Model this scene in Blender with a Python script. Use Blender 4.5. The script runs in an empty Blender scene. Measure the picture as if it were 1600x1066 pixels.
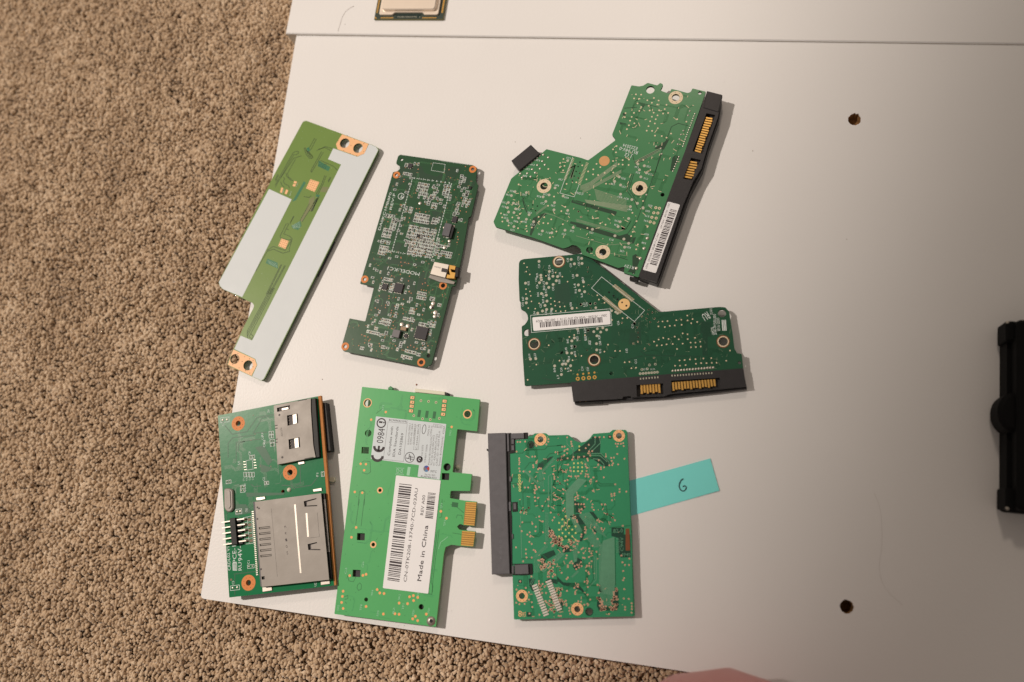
import bpy, bmesh, math, random
import numpy as np
from mathutils import Matrix, Vector
random.seed(7)
S = bpy.context.scene
COL = S.collection
MM = 0.001
# ------------------------------------------------------------------ camera
F_PX, TX, TY, CAM_H = 1356.0, 0.22498, 0.21670, 400.0      # focal in photo pixels, tilts, height over panel (mm)
cam_d = bpy.data.cameras.new('camera')
cam = bpy.data.objects.new('camera', cam_d); COL.objects.link(cam); S.camera = cam
cam_d.sensor_width = 36.0; cam_d.lens = 36.0 * F_PX / 1600.0
cam_d.clip_start = 0.01; cam_d.clip_end = 50.0
CR = Matrix.Rotation(TY, 3, 'Y') @ Matrix.Rotation(TX, 3, 'X')
cam.matrix_world = Matrix.Translation((0, 0, CAM_H * MM)) @ CR.to_4x4()
cam_d.dof.use_dof = True; cam_d.dof.focus_distance = 0.420; cam_d.dof.aperture_fstop = 5.6
# ------------------------------------------------------------------ world and lamps (indoor, warm room lamps)
W = bpy.data.worlds.new('World'); S.world = W; W.use_nodes = True
bg = W.node_tree.nodes['Background']; bg.inputs[0].default_value = (1.0, 0.84, 0.69, 1); bg.inputs[1].default_value = 0.195
def lamp(name, kind, loc, target, power, color, radius, spot=None, blend=1.0):
    d = bpy.data.lights.new(name, kind); o = bpy.data.objects.new(name, d); COL.objects.link(o)
    d.energy = power; d.color = color; d.shadow_soft_size = radius
    if spot: d.spot_size = spot; d.spot_blend = blend
    o.location = loc
    o.rotation_euler = (Vector(target) - Vector(loc)).to_track_quat('-Z', 'Y').to_euler()
    return o
lamp('room_lamp_left', 'SPOT', (-2.40, 0.80, 3.20), (-3.00, 1.20, 0), 525, (1.0, 0.865, 0.745), 0.075, math.radians(102), 0.03)
lamp('room_lamp_far', 'POINT', (0.02, 0.80, 0.86), (0, 0, 0), 6.0, (1.0, 0.81, 0.645), 0.06)
S.view_settings.view_transform = 'Standard'; S.view_settings.look = 'None'
S.view_settings.exposure = 0.0; S.view_settings.gamma = 1.0; S.view_settings.use_curve_mapping = False
S.render.engine = 'CYCLES'; S.render.resolution_x = 1024; S.render.resolution_y = 682

# ------------------------------------------------------------------ pixel -> place
def world(p, z=0.0):
    d = CR @ Vector(((p[0] - 800) / F_PX, -(p[1] - 533) / F_PX, -1.0))
    t = (CAM_H - z) / -d.z
    return (d.x * t, d.y * t)
class Zoom:
    def __init__(s, ox, oy, k): s.ox, s.oy, s.k = ox, oy, k
    def __call__(s, *pts):
        if not isinstance(pts[0], tuple): return (s.ox + pts[0] / s.k, s.oy + pts[1] / s.k)
        r = [(s.ox + x / s.k, s.oy + y / s.k) for x, y in pts]
        return r if len(r) > 1 else r[0]
def lin(c): c /= 255.0; return c / 12.92 if c <= 0.04045 else ((c + 0.055) / 1.055) ** 2.4
ILL = (0.90, 0.78, 0.67)
def C(r, g, b, k=1.0):                       # colour seen under the lamps -> base colour
    return tuple(min(0.92, max(0.002, lin(v) / i * k)) for v, i in zip((r, g, b), ILL))

# ------------------------------------------------------------------ materials
MATS = {}
def mat(name, col, rough=0.5, metal=0.0, var=0.0, vscale=200, bump=0.0, bscale=2000, spec=0.28, coat=0.0, rvar=0.0):
    if name in MATS: return MATS[name]
    m = bpy.data.materials.new(name); m.use_nodes = True; nt = m.node_tree; b = nt.nodes['Principled BSDF']
    b.inputs['Base Color'].default_value = (*col, 1); b.inputs['Roughness'].default_value = rough
    b.inputs['Metallic'].default_value = metal; b.inputs['Specular IOR Level'].default_value = spec
    b.inputs['Coat Weight'].default_value = coat; b.inputs['Coat Roughness'].default_value = 0.15
    tc = nt.nodes.new('ShaderNodeTexCoord')
    if var or rvar:
        n = nt.nodes.new('ShaderNodeTexNoise'); n.inputs['Scale'].default_value = vscale; n.inputs['Detail'].default_value = 5
        nt.links.new(tc.outputs['Object'], n.inputs['Vector'])
        if var:
            mx = nt.nodes.new('ShaderNodeMix'); mx.data_type = 'RGBA'
            mx.inputs[6].default_value = (*[c * (1 - var) for c in col], 1); mx.inputs[7].default_value = (*[min(1, c * (1 + var)) for c in col], 1)
            nt.links.new(n.outputs['Fac'], mx.inputs[0]); nt.links.new(mx.outputs[2], b.inputs['Base Color'])
        if rvar:
            mr = nt.nodes.new('ShaderNodeMapRange'); mr.inputs[3].default_value = rough - rvar; mr.inputs[4].default_value = rough + rvar
            mr.inputs[1].default_value = 0.3; mr.inputs[2].default_value = 0.7
            nt.links.new(n.outputs['Fac'], mr.inputs[0]); nt.links.new(mr.outputs[0], b.inputs['Roughness'])
    if bump:
        n2 = nt.nodes.new('ShaderNodeTexNoise'); n2.inputs['Scale'].default_value = bscale; n2.inputs['Detail'].default_value = 3
        nt.links.new(tc.outputs['Object'], n2.inputs['Vector'])
        bp = nt.nodes.new('ShaderNodeBump'); bp.inputs['Strength'].default_value = bump; bp.inputs['Distance'].default_value = 0.0002
        nt.links.new(n2.outputs['Fac'], bp.inputs['Height']); nt.links.new(bp.outputs['Normal'], b.inputs['Normal'])
    MATS[name] = m
    return m
white_panel = mat('white_melamine', C(222, 209, 197), 0.42, spec=.22, var=0.025, vscale=18, bump=0.35, bscale=900, rvar=0.04)
panel_edge = mat('panel_edge_band', C(205, 188, 170), 0.5, var=0.05, bump=0.2)
chipboard = mat('raw_chipboard', C(150, 108, 66), 0.9, var=0.5, vscale=900, bump=0.6, bscale=1500)
copper = mat('bare_copper', C(242, 172, 118), 0.45, var=0.05, vscale=400)
orange_cu = mat('orange_copper', C(205, 118, 55), 0.5, var=0.08, vscale=500)
pinkcu = mat('tinned_copper', C(208, 158, 126), 0.42, var=0.15, vscale=900)
tancu = mat('tan_copper', C(214, 186, 150), 0.4, var=0.12, vscale=900)
solder = mat('solder', (0.50, 0.47, 0.42), 0.38, 0.6, var=0.15, vscale=1500)
padgrey = mat('test_pad', C(176, 164, 140), 0.4, var=0.1, vscale=1500)
gold = mat('gold_contact', C(206, 152, 76), 0.30, 0.4, var=0.12, vscale=600)
silk = mat('silkscreen_white', C(205, 203, 190), 0.6, var=0.1, vscale=2000)
paper = mat('label_white', C(226, 214, 204), 0.55, var=0.03, vscale=150, bump=0.1)
silver_label = mat('label_silver', C(196, 194, 188), 0.42, var=0.06, vscale=250, bump=0.1)
ink = mat('label_ink', C(62, 52, 52), 0.6)
inkgrey = mat('label_ink_grey', C(120, 112, 108), 0.6)
blackp = mat('black_plastic', C(48, 44, 43), 0.42, var=0.18, vscale=300, bump=0.25, bscale=1500)
greyblack = mat('worn_black_plastic', C(92, 86, 85), 0.5, var=0.2, vscale=350, bump=0.3, bscale=1800)
deepblack = mat('deep_black_plastic', C(20, 19, 18), 0.5, bump=0.15, spec=.3)
chipm = mat('chip_epoxy', C(50, 45, 46), 0.5, var=0.1, vscale=800)
hole_dark = mat('drill_hole', C(22, 22, 20), 0.8)
shield = mat('shield_steel', C(142, 129, 116), 0.5, 0.15, var=0.08, vscale=160, bump=0.08, bscale=900, rvar=0.06)
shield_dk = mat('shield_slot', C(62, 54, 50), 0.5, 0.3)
steel = mat('bright_steel', (0.46, 0.43, 0.39), 0.42, 0.8)
fr4 = mat('laminate_edge', C(178, 112, 58), 0.7, var=0.2, vscale=800)
fr4g = mat('laminate_edge_green', C(48, 66, 44), 0.7, var=0.2, vscale=800)
greypaint = mat('grey_mask_paint', C(203, 198, 190), 0.5, spec=.25, var=0.035, vscale=120, bump=0.12, bscale=700, rvar=0.05)
cream = mat('cream_plastic', C(214, 200, 172), 0.45)

# ------------------------------------------------------------------ mesh building (millimetres in, metres out)
class Acc:
    def __init__(s): s.v = []; s.f = []; s.m = []
    def face(s, pts, mi=0):
        n = len(s.v); s.v += pts; s.f.append(tuple(range(n, n + len(pts)))); s.m.append(mi)
    def poly(s, pts, z, mi=0):
        a = sum(pts[i][0] * pts[(i + 1) % len(pts)][1] - pts[(i + 1) % len(pts)][0] * pts[i][1] for i in range(len(pts)))
        if a < 0: pts = pts[::-1]
        s.face([(x, y, z) for x, y in pts], mi)
    def prism(s, pts, z0, z1, ch=0.0, mi=0, ms=None):
        ms = mi if ms is None else ms
        a = sum(pts[i][0] * pts[(i + 1) % len(pts)][1] - pts[(i + 1) % len(pts)][0] * pts[i][1] for i in range(len(pts)))
        if a < 0: pts = pts[::-1]
        k = len(pts); n = len(s.v)
        rings = [(pts, z0), (pts, z1 - ch)]
        if ch: rings.append((inset(pts, ch), z1))
        for ps, z in rings: s.v += [(x, y, z) for x, y in ps]
        for r in range(len(rings) - 1):
            for i in range(k):
                j = (i + 1) % k; b = n + r * k
                s.f.append((b + i, b + j, b + k + j, b + k + i)); s.m.append(ms)
        b = n + (len(rings) - 1) * k
        s.f.append(tuple(range(b, b + k))); s.m.append(mi)
        s.f.append(tuple(range(n + k - 1, n - 1, -1))); s.m.append(ms)
    def disc(s, c, r, z, n=10, mi=0): s.poly([(c[0] + r * math.cos(2 * math.pi * i / n), c[1] + r * math.sin(2 * math.pi * i / n)) for i in range(n)], z, mi)
    def dome(s, c, r, z, h, n=8, mi=0):
        b = len(s.v)
        for k, (rr, zz) in enumerate(((1, 0), (.72, .72))):
            s.v += [(c[0] + r * rr * math.cos(2 * math.pi * i / n), c[1] + r * rr * math.sin(2 * math.pi * i / n), z + h * zz) for i in range(n)]
        s.v.append((c[0], c[1], z + h))
        for i in range(n):
            j = (i + 1) % n
            s.f.append((b + i, b + j, b + n + j, b + n + i)); s.m.append(mi); s.f.append((b + n + i, b + n + j, b + 2 * n)); s.m.append(mi)
    def ring(s, c, r0, r1, z, n=20, mi=0, h=0.0):
        b = len(s.v)
        for r, zz in ((r0, z), (r1, z - h)):
            s.v += [(c[0] + r * math.cos(2 * math.pi * i / n), c[1] + r * math.sin(2 * math.pi * i / n), zz) for i in range(n)]
        for i in range(n):
            j = (i + 1) % n; s.f.append((b + i, b + n + i, b + n + j, b + j)); s.m.append(mi)
    def tube_wall(s, c, r, z0, z1, n=20, mi=0):
        b = len(s.v)
        for z in (z0, z1): s.v += [(c[0] + r * math.cos(2 * math.pi * i / n), c[1] + r * math.sin(2 * math.pi * i / n), z) for i in range(n)]
        for i in range(n):
            j = (i + 1) % n; s.f.append((b + j, b + i, b + n + i, b + n + j)); s.m.append(mi)
    def ribbon(s, pts, w, z, closed=False, mi=0):
        k = len(pts); P = [Vector(p) for p in pts]; L = []; R = []
        for i in range(k):
            a = P[i - 1] if (i or closed) else P[i]; c = P[(i + 1) % k] if (i < k - 1 or closed) else P[i]
            d1 = (P[i] - a); d2 = (c - P[i])
            if d1.length < 1e-9: d1 = d2
            if d2.length < 1e-9: d2 = d1
            d1 = d1.normalized(); d2 = d2.normalized(); t = (d1 + d2)
            t = t.normalized() if t.length > 1e-6 else d1
            nrm = Vector((-t.y, t.x)); q = max(0.45, nrm.dot(Vector((-d1.y, d1.x))))
            L.append(P[i] + nrm * (w / 2 / q)); R.append(P[i] - nrm * (w / 2 / q))
        b = len(s.v)
        for l, r in zip(L, R): s.v += [(l.x, l.y, z), (r.x, r.y, z)]
        for i in range(k if closed else k - 1):
            j = (i + 1) % k; s.f.append((b + 2 * i, b + 2 * i + 1, b + 2 * j + 1, b + 2 * j)); s.m.append(mi)
    def dashes(s, p, q, w, z, dash, gap, mi=0):
        P, Q = Vector(p), Vector(q); L = (Q - P).length; d = (Q - P).normalized(); t = 0
        while t < L: s.ribbon([P + d * t, P + d * min(L, t + dash)], w, z, mi=mi); t += dash + gap
    def quad(s, c, hx, hy, ang, z, mi=0): s.poly(obb(c, hx, hy, ang), z, mi)
    def box(s, c, hx, hy, ang, z0, z1, ch=0.0, mi=0, ms=None): s.prism(obb(c, hx, hy, ang), z0, z1, ch, mi, ms)
    def text(s, st, p0, p1, h, z, mi=0):
        V, Fc, x0, x1 = glyphs(st); P = Vector(p0); D = Vector(p1) - P; d = D.normalized(); n = Vector((-d.y, d.x)); kx = D.length / (x1 - x0); b = len(s.v)
        for x, y in V:
            q = P + d * ((x - x0) * kx) + n * (y * h / 0.7); s.v.append((q.x, q.y, z))
        for f in Fc: s.f.append(tuple(b + i for i in f)); s.m.append(mi)
    def build(s, name, mats, parent=None, kind=None, smooth=False, label=None):
        me = bpy.data.meshes.new(name)
        me.from_pydata([(x * MM, y * MM, z * MM) for x, y, z in s.v], [], s.f)
        if not isinstance(mats, (list, tuple)): mats = [mats]
        for m in mats: me.materials.append(m)
        me.polygons.foreach_set('material_index', s.m)
        if smooth: me.polygons.foreach_set('use_smooth', [True] * len(s.f))
        me.update()
        o = bpy.data.objects.new(name, me); COL.objects.link(o)
        if parent: o.parent = parent
        if kind: o['kind'] = kind
        if label: o['label'] = label
        return o
def obb(c, hx, hy, ang):
    ca, sa = math.cos(ang), math.sin(ang)
    return [(c[0] + x * ca - y * sa, c[1] + x * sa + y * ca) for x, y in ((-hx, -hy), (hx, -hy), (hx, hy), (-hx, hy))]
def inset(pts, d):
    out = []; k = len(pts)
    for i in range(k):
        a, b, c = Vector(pts[i - 1]), Vector(pts[i]), Vector(pts[(i + 1) % k])
        d1 = (b - a).normalized(); d2 = (c - b).normalized(); n = Vector((-(d1 + d2).y, (d1 + d2).x))
        n = n.normalized() if n.length > 1e-6 else Vector((-d1.y, d1.x))
        q = max(0.4, n.dot(Vector((-d1.y, d1.x)))); v = b + n * (d / q); out.append((v.x, v.y))
    return out
def rounded(pts, r, seg=4):
    out = []; k = len(pts)
    for i in range(k):
        a, b, c = Vector(pts[i - 1]), Vector(pts[i]), Vector(pts[(i + 1) % k])
        l1 = (a - b); l2 = (c - b); rr = min(r, l1.length * .45, l2.length * .45)
        p = b + l1.normalized() * rr; q = b + l2.normalized() * rr
        for t in range(seg + 1):
            u = t / seg; v = p * (1 - u) ** 2 + b * 2 * u * (1 - u) + q * u * u; out.append((v.x, v.y))
    return out
def circle(c, r, n=20): return [(c[0] + r * math.cos(2 * math.pi * i / n), c[1] + r * math.sin(2 * math.pi * i / n)) for i in range(n)]
def lerp(a, b, t): return (a[0] + (b[0] - a[0]) * t, a[1] + (b[1] - a[1]) * t)
GL = {}
def glyphs(st):
    if st in GL: return GL[st]
    cu = bpy.data.curves.new('print', 'FONT'); cu.body = st; cu.resolution_u = 2
    o = bpy.data.objects.new('print', cu); me = bpy.data.meshes.new_from_object(o)
    V = [(v.co.x, v.co.y) for v in me.vertices]; Fc = [tuple(p.vertices) for p in me.polygons]
    bpy.data.objects.remove(o); bpy.data.curves.remove(cu); bpy.data.meshes.remove(me)
    GL[st] = (V, Fc, min(v[0] for v in V), max(v[0] for v in V)); return GL[st]
def plate(name, outline, holes, z0, z1, mats, parent=None, wall_mats=True):
    """flat sheet with real openings; mats = [face, edge]"""
    bm = bmesh.new(); edges = []
    for loop in [outline] + holes:
        vs = [bm.verts.new((x * MM, y * MM, z1 * MM)) for x, y in loop]
        edges += [bm.edges.new((vs[i], vs[(i + 1) % len(vs)])) for i in range(len(vs))]
    bmesh.ops.triangle_fill(bm, use_beauty=True, use_dissolve=False, edges=edges, normal=(0, 0, 1))
    top = list(bm.faces)
    for f in top:
        if f.normal.z < 0: f.normal_flip()
    r = bmesh.ops.extrude_face_region(bm, geom=top)
    # the extruded copy is moved down and becomes the underside
    dn = [e for e in r['geom'] if isinstance(e, bmesh.types.BMVert)]
    for v in dn: v.co.z = z0 * MM
    bmesh.ops.recalc_face_normals(bm, faces=bm.faces[:])
    for f in bm.faces: f.material_index = 0 if abs(f.normal.z) > 0.7 else (1 if len(mats) > 1 else 0)
    me = bpy.data.meshes.new(name); bm.to_mesh(me); bm.free()
    for m in mats: me.materials.append(m)
    o = bpy.data.objects.new(name, me); COL.objects.link(o)
    if parent: o.parent = parent
    return o
def tag(o, label, cat, group=None, kind=None):
    o['label'] = label; o['category'] = cat
    if group: o['group'] = group
    if kind: o['kind'] = kind
    return o

class Board:
    """a loose circuit board: an empty at its base on the panel, parts in its own axes"""
    def __init__(s, label, ztop, th, o_px, x_px, mask, base=0.0, name='circuit_board', cat='circuit board', group='loose circuit boards on the white panel'):
        s.zt = ztop; s.th = th; s.base = base
        ox, oy = world(o_px, ztop); xx, xy = world(x_px, ztop)
        s.a = math.atan2(xy - oy, xx - ox); s.o = (ox, oy)
        s.e = bpy.data.objects.new(name, None); COL.objects.link(s.e); s.e.empty_display_size = 0.01
        s.e.location = (ox * MM, oy * MM, base * MM); s.e.rotation_euler.z = s.a
        tag(s.e, label, cat, group); s.mask = mask; s.top = ztop - base
    def L(s, p, w=0.0):
        x, y = world(p, s.zt + w); dx, dy = x - s.o[0], y - s.o[1]; c, n = math.cos(-s.a), math.sin(-s.a)
        return (dx * c - dy * n, dx * n + dy * c)
    def P(s, pts, w=0.0): return [s.L(p, w) for p in pts]
    def mm(s, px, at): a = s.L(at); b = s.L((at[0] + px, at[1])); c = s.L((at[0], at[1] + px)); return (math.dist(a, b) + math.dist(a, c)) / 2
    def plate(s, outline, holes=(), edge=None, r=0.6):
        hs = []
        for h in holes:
            if isinstance(h[0], (tuple, list)) and len(h) == 2: hs.append(circle(s.L(h[0]), s.mm(h[1], h[0]), 22))
            else: hs.append(s.P(h))
        return plate('board_plate', rounded(s.P(outline), r, 3), hs, s.top - s.th, s.top, [s.mask, edge or fr4g], s.e)
    def ring(s, c, ro, ri, m, dots=0, h=0.06, name='mounting_ring'):
        a = Acc(); cc = s.L(c); R0 = s.mm(ro, c); R1 = s.mm(ri, c)
        a.ring(cc, R1, R0, s.top + h, 24); a.ring(cc, R0, R0 + 0.03, s.top + h, 24, h=h); a.tube_wall(cc, R1, s.top - s.th, s.top + h, 24)
        for i in range(dots):
            t = 2 * math.pi * (i + .5) / dots; q = (R0 + R1) / 2
            a.disc((cc[0] + q * math.cos(t), cc[1] + q * math.sin(t)), 0.16, s.top + h + 0.01, 6, 1)
        return a.build(name, [m, hole_dark], s.e)
    def part(s, name, poly, w0, w1, m, ch=0.15, pw=None, r=0.0, parent=None, label=None, ms=None):
        a = Acc(); p = s.P(poly, w1 if pw is None else pw)
        if r: p = rounded(p, r, 3)
        a.prism(p, s.top + w0, s.top + w1, ch, 0, 1 if ms else 0)
        return a.build(name, [m, ms] if ms else m, parent or s.e, label=label)
def hatch(acc, B, poly, n, w, z, mi=0):
    """n lines running the long way inside a quad a-b-c-d (a-b and d-c are the ends)"""
    a, b, c, d = poly
    for i in range(n):
        t = (i + .5) / n; acc.ribbon([B.L(lerp(a, b, t)), B.L(lerp(d, c, t))], w, z + .0015 * (i % 5) + .004 * (len(acc.f) % 3), mi=mi)
def barcode(acc, a, b, c, d, z, seed, n=60, mi=0):
    """bars between side a-b (start) and d-c (end); a-d and b-c are the long edges"""
    rnd = random.Random(seed); t = 0.0; seq = []
    while t < n: w = rnd.choice((1, 1, 1.5, 2, 2.6)); g = rnd.choice((1, 1, 1.3, 2)); seq.append((t, w)); t += w + g
    for t0, w in seq:
        u, v = t0 / t, (t0 + w) / t
        acc.poly([lerp(a, d, u), lerp(b, c, u), lerp(b, c, v), lerp(a, d, v)], z, mi)
def finger(B, quad, w, m, parent, h=0.25):
    a = Acc(); p = B.P(quad, w); a.prism(p, B.top + w - h, B.top + w, 0.06); return a.build('contact', m, parent)

def inside(p, poly):
    r = False; k = len(poly)
    for i in range(k):
        a, c = poly[i], poly[i - 1]
        if (a[1] > p[1]) != (c[1] > p[1]) and p[0] < (c[0] - a[0]) * (p[1] - a[1]) / (c[1] - a[1]) + a[0]: r = not r
    return r
def routes(b, out, n, m, seed, wd=.16, par=(1, 4), via=None, vr=.2, z=.022):
    """buried copper runs that show faintly through the mask, in 45 degree steps, often side by side"""
    rnd = random.Random(seed); P = b.P(out); P = inset(P if sum(P[i][0] * P[(i + 1) % len(P)][1] - P[(i + 1) % len(P)][0] * P[i][1] for i in range(len(P))) > 0 else P[::-1], .6)
    x0, x1 = min(p[0] for p in P), max(p[0] for p in P); y0, y1 = min(p[1] for p in P), max(p[1] for p in P); a = Acc(); v = Acc(); done = 0; tries = 0
    while done < n and tries < n * 30:
        tries += 1; c = Vector((rnd.uniform(x0, x1), rnd.uniform(y0, y1)))
        if not inside(c, P): continue
        k = rnd.randint(*par); h = rnd.choice((0, 2, 4, 6)); pts = [c]
        for sgm in range(rnd.randint(2, 4)):
            L = rnd.uniform(1.2, 7) if sgm % 2 == 0 else rnd.uniform(.6, 3); d = Vector((math.cos(h * math.pi / 4), math.sin(h * math.pi / 4))); pts.append(pts[-1] + d * L); h += rnd.choice((-1, 1))
        nrm = Vector((-(pts[-1] - c).y, (pts[-1] - c).x)).normalized()
        for i in range(k):
            q = [p + nrm * (i * wd * 2.1) for p in pts]
            if all(inside(p, P) for p in q):
                a.ribbon(q, wd, b.top + z + .0012 * (done % 6))
                for e_ in (q[0], q[-1]): v.disc(e_, vr, b.top + z + .012, 6)
        done += 1
    a.build('faint_traces', m, b.e, kind='stuff')
    if via: v.build('small_vias', via, b.e, kind='stuff')
# ================================================================== setting
def struct(o): o['kind'] = 'structure'; return o
# lower panel
LZ = 0.0
p_tl = world((463, 55)); p_bl = world((313, 935)); p_br = world((1180, 1066)); 
def ext(a, b, L): d = Vector(b) - Vector(a); d.normalize(); q = Vector(a) + d * L; return (q.x, q.y)
br = ext(p_bl, p_br, 620)
tl2 = ext(p_bl, p_tl, 318)                                 # runs a little way under the front edge line
ur0 = world((445.5, 52)); ur1 = world((1600, 66.5))
front_dir = (Vector(ur1) - Vector(ur0)).normalized()
tr = Vector(tl2) + (Vector(br) - Vector(p_bl))
# back edge of lower panel follows the front edge of the upper one
fl = Vector(p_tl); 
def on_front(t): q = Vector(ur0) + front_dir * t + Vector((front_dir.y, -front_dir.x)) * 0.25; return (q.x, q.y)
lower_outline = [p_bl, br, on_front(640), (on_front((fl - Vector(ur0)).length)[0], on_front((fl - Vector(ur0)).length)[1])]
lo = rounded(lower_outline[:1] + lower_outline[1:], 2.2, 4)
h1, h2 = world((1335, 187)), world((1323, 948))
def chip_hole(c, r, seed):
    rnd = random.Random(seed); return [(c[0] + r * (1 + rnd.uniform(-.06, .06)) * math.cos(2 * math.pi * i / 26), c[1] + r * (1 + rnd.uniform(-.06, .06)) * math.sin(2 * math.pi * i / 26)) for i in range(26)]
ho1 = chip_hole(h1, 2.9, 1); ho1[4] = lerp(h1, ho1[4], 1.3); ho1[6] = lerp(h1, ho1[6], 1.25); ho2 = chip_hole(h2, 2.75, 2)
panel = struct(plate('table_panel', lo, [ho1, ho2], -16.0, 0.0, [white_panel, panel_edge]))
for c, lo_, dpt in ((h1, ho1, -5.0), (h2, ho2, -11.0)):
    a = Acc(); n = 26
    q = inset(lo_, -0.02)
    b = len(a.v)
    for z, pts in ((-0.35, q), (dpt, [lerp(c, p, .9) for p in q])): a.v += [(x, y, z) for x, y in pts]
    for i in range(n): j = (i + 1) % n; a.f.append((b + j, b + i, b + n + i, b + n + j)); a.m.append(0)
    a.f.append(tuple(range(b + n, b + 2 * n))); a.m.append(0)
    a.build('screw_hole', chipboard, panel)
# upper panel: a second board laid beside it, slightly proud, nearly level at its right end
n_up = Vector((-front_dir.y, front_dir.x))
ul = Vector(world((455.8, 0))) - Vector(ur0); ul.normalize()
U0 = Vector(world((445.5, 52), 2.2)); U1 = U0 + front_dir * 640
a = Acc(); zl, zr = 1.9, 0.5
uo = [U0, U1, U1 + n_up * 260, U0 + ul * 262]
b0 = 0; tops = [(p.x, p.y, zl if i in (0, 3) else zr) for i, p in enumerate(uo)]
ins = inset([(p.x, p.y) for p in uo], 0.5)
a.v += [(x, y, z - 20) for x, y, z in tops] + [(x, y, z - 0.5) for x, y, z in tops] + [(ins[i][0], ins[i][1], tops[i][2]) for i in range(4)]
for r in range(2):
    for i in range(4): j = (i + 1) % 4; a.f.append((r * 4 + i, r * 4 + j, r * 4 + 4 + j, r * 4 + 4 + i)); a.m.append(1 if r == 0 else 0)
a.f.append((8, 9, 10, 11)); a.m.append(0); a.f.append((3, 2, 1, 0)); a.m.append(1)
upper = struct(a.build('raised_table_panel', [white_panel, panel_edge]))
def upper_z(p): t = (Vector(p) - U0).dot(front_dir) / 640; return zl + (zr - zl) * t

# carpet: backing sheet and tufts
CZ = -15.8
back_m = mat('carpet_backing', C(128, 98, 70), 1.0, var=0.5, vscale=300, bump=1.0, bscale=400)
a = Acc(); a.poly([(-700, -400), (500, -400), (500, 700), (-700, 700)], CZ - 3.2)
struct(a.build('carpet', back_m))
tuft_m = bpy.data.materials.new('carpet_yarn'); tuft_m.use_nodes = True
nt = tuft_m.node_tree; bs = nt.nodes['Principled BSDF']; bs.inputs['Roughness'].default_value = 0.95; bs.inputs['Specular IOR Level'].default_value = 0.1; bs.inputs['Sheen Weight'].default_value = 0.6; bs.inputs['Sheen Roughness'].default_value = 0.5
at = nt.nodes.new('ShaderNodeAttribute'); at.attribute_name = 'yarn'
rp = nt.nodes.new('ShaderNodeValToRGB'); rp.color_ramp.elements[0].color = (*C(148, 116, 86), 1); rp.color_ramp.elements[1].color = (*C(224, 191, 156), 1)
e_ = rp.color_ramp.elements.new(0.5); e_.color = (*C(196, 160, 123), 1)
nt.links.new(at.outputs['Fac'], rp.inputs[0])
tc = nt.nodes.new('ShaderNodeTexCoord'); nz = nt.nodes.new('ShaderNodeTexNoise'); nz.inputs['Scale'].default_value = 1500; nz.inputs['Detail'].default_value = 2
nt.links.new(tc.outputs['Object'], nz.inputs['Vector']); mx = nt.nodes.new('ShaderNodeMix'); mx.data_type = 'RGBA'; mx.blend_type = 'MULTIPLY'; mx.inputs[0].default_value = 0.5
nt.links.new(rp.outputs[0], mx.inputs[6]); nt.links.new(nz.outputs['Color'], mx.inputs[7])
hs = nt.nodes.new('ShaderNodeHueSaturation'); hs.inputs['Saturation'].default_value = 1.0; hs.inputs['Value'].default_value = 1.25
bw = nt.nodes.new('ShaderNodeRGBToBW'); nt.links.new(nz.outputs['Color'], bw.inputs[0]); nt.links.new(bw.outputs[0], mx.inputs[7])
bpn = nt.nodes.new('ShaderNodeBump'); bpn.inputs['Strength'].default_value = 0.7; bpn.inputs['Distance'].default_value = 0.0006; nt.links.new(nz.outputs['Fac'], bpn.inputs['Height']); nt.links.new(bpn.outputs['Normal'], bs.inputs['Normal'])
nt.links.new(mx.outputs[2], hs.inputs['Color']); nt.links.new(hs.outputs[0], bs.inputs['Base Color'])
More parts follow.
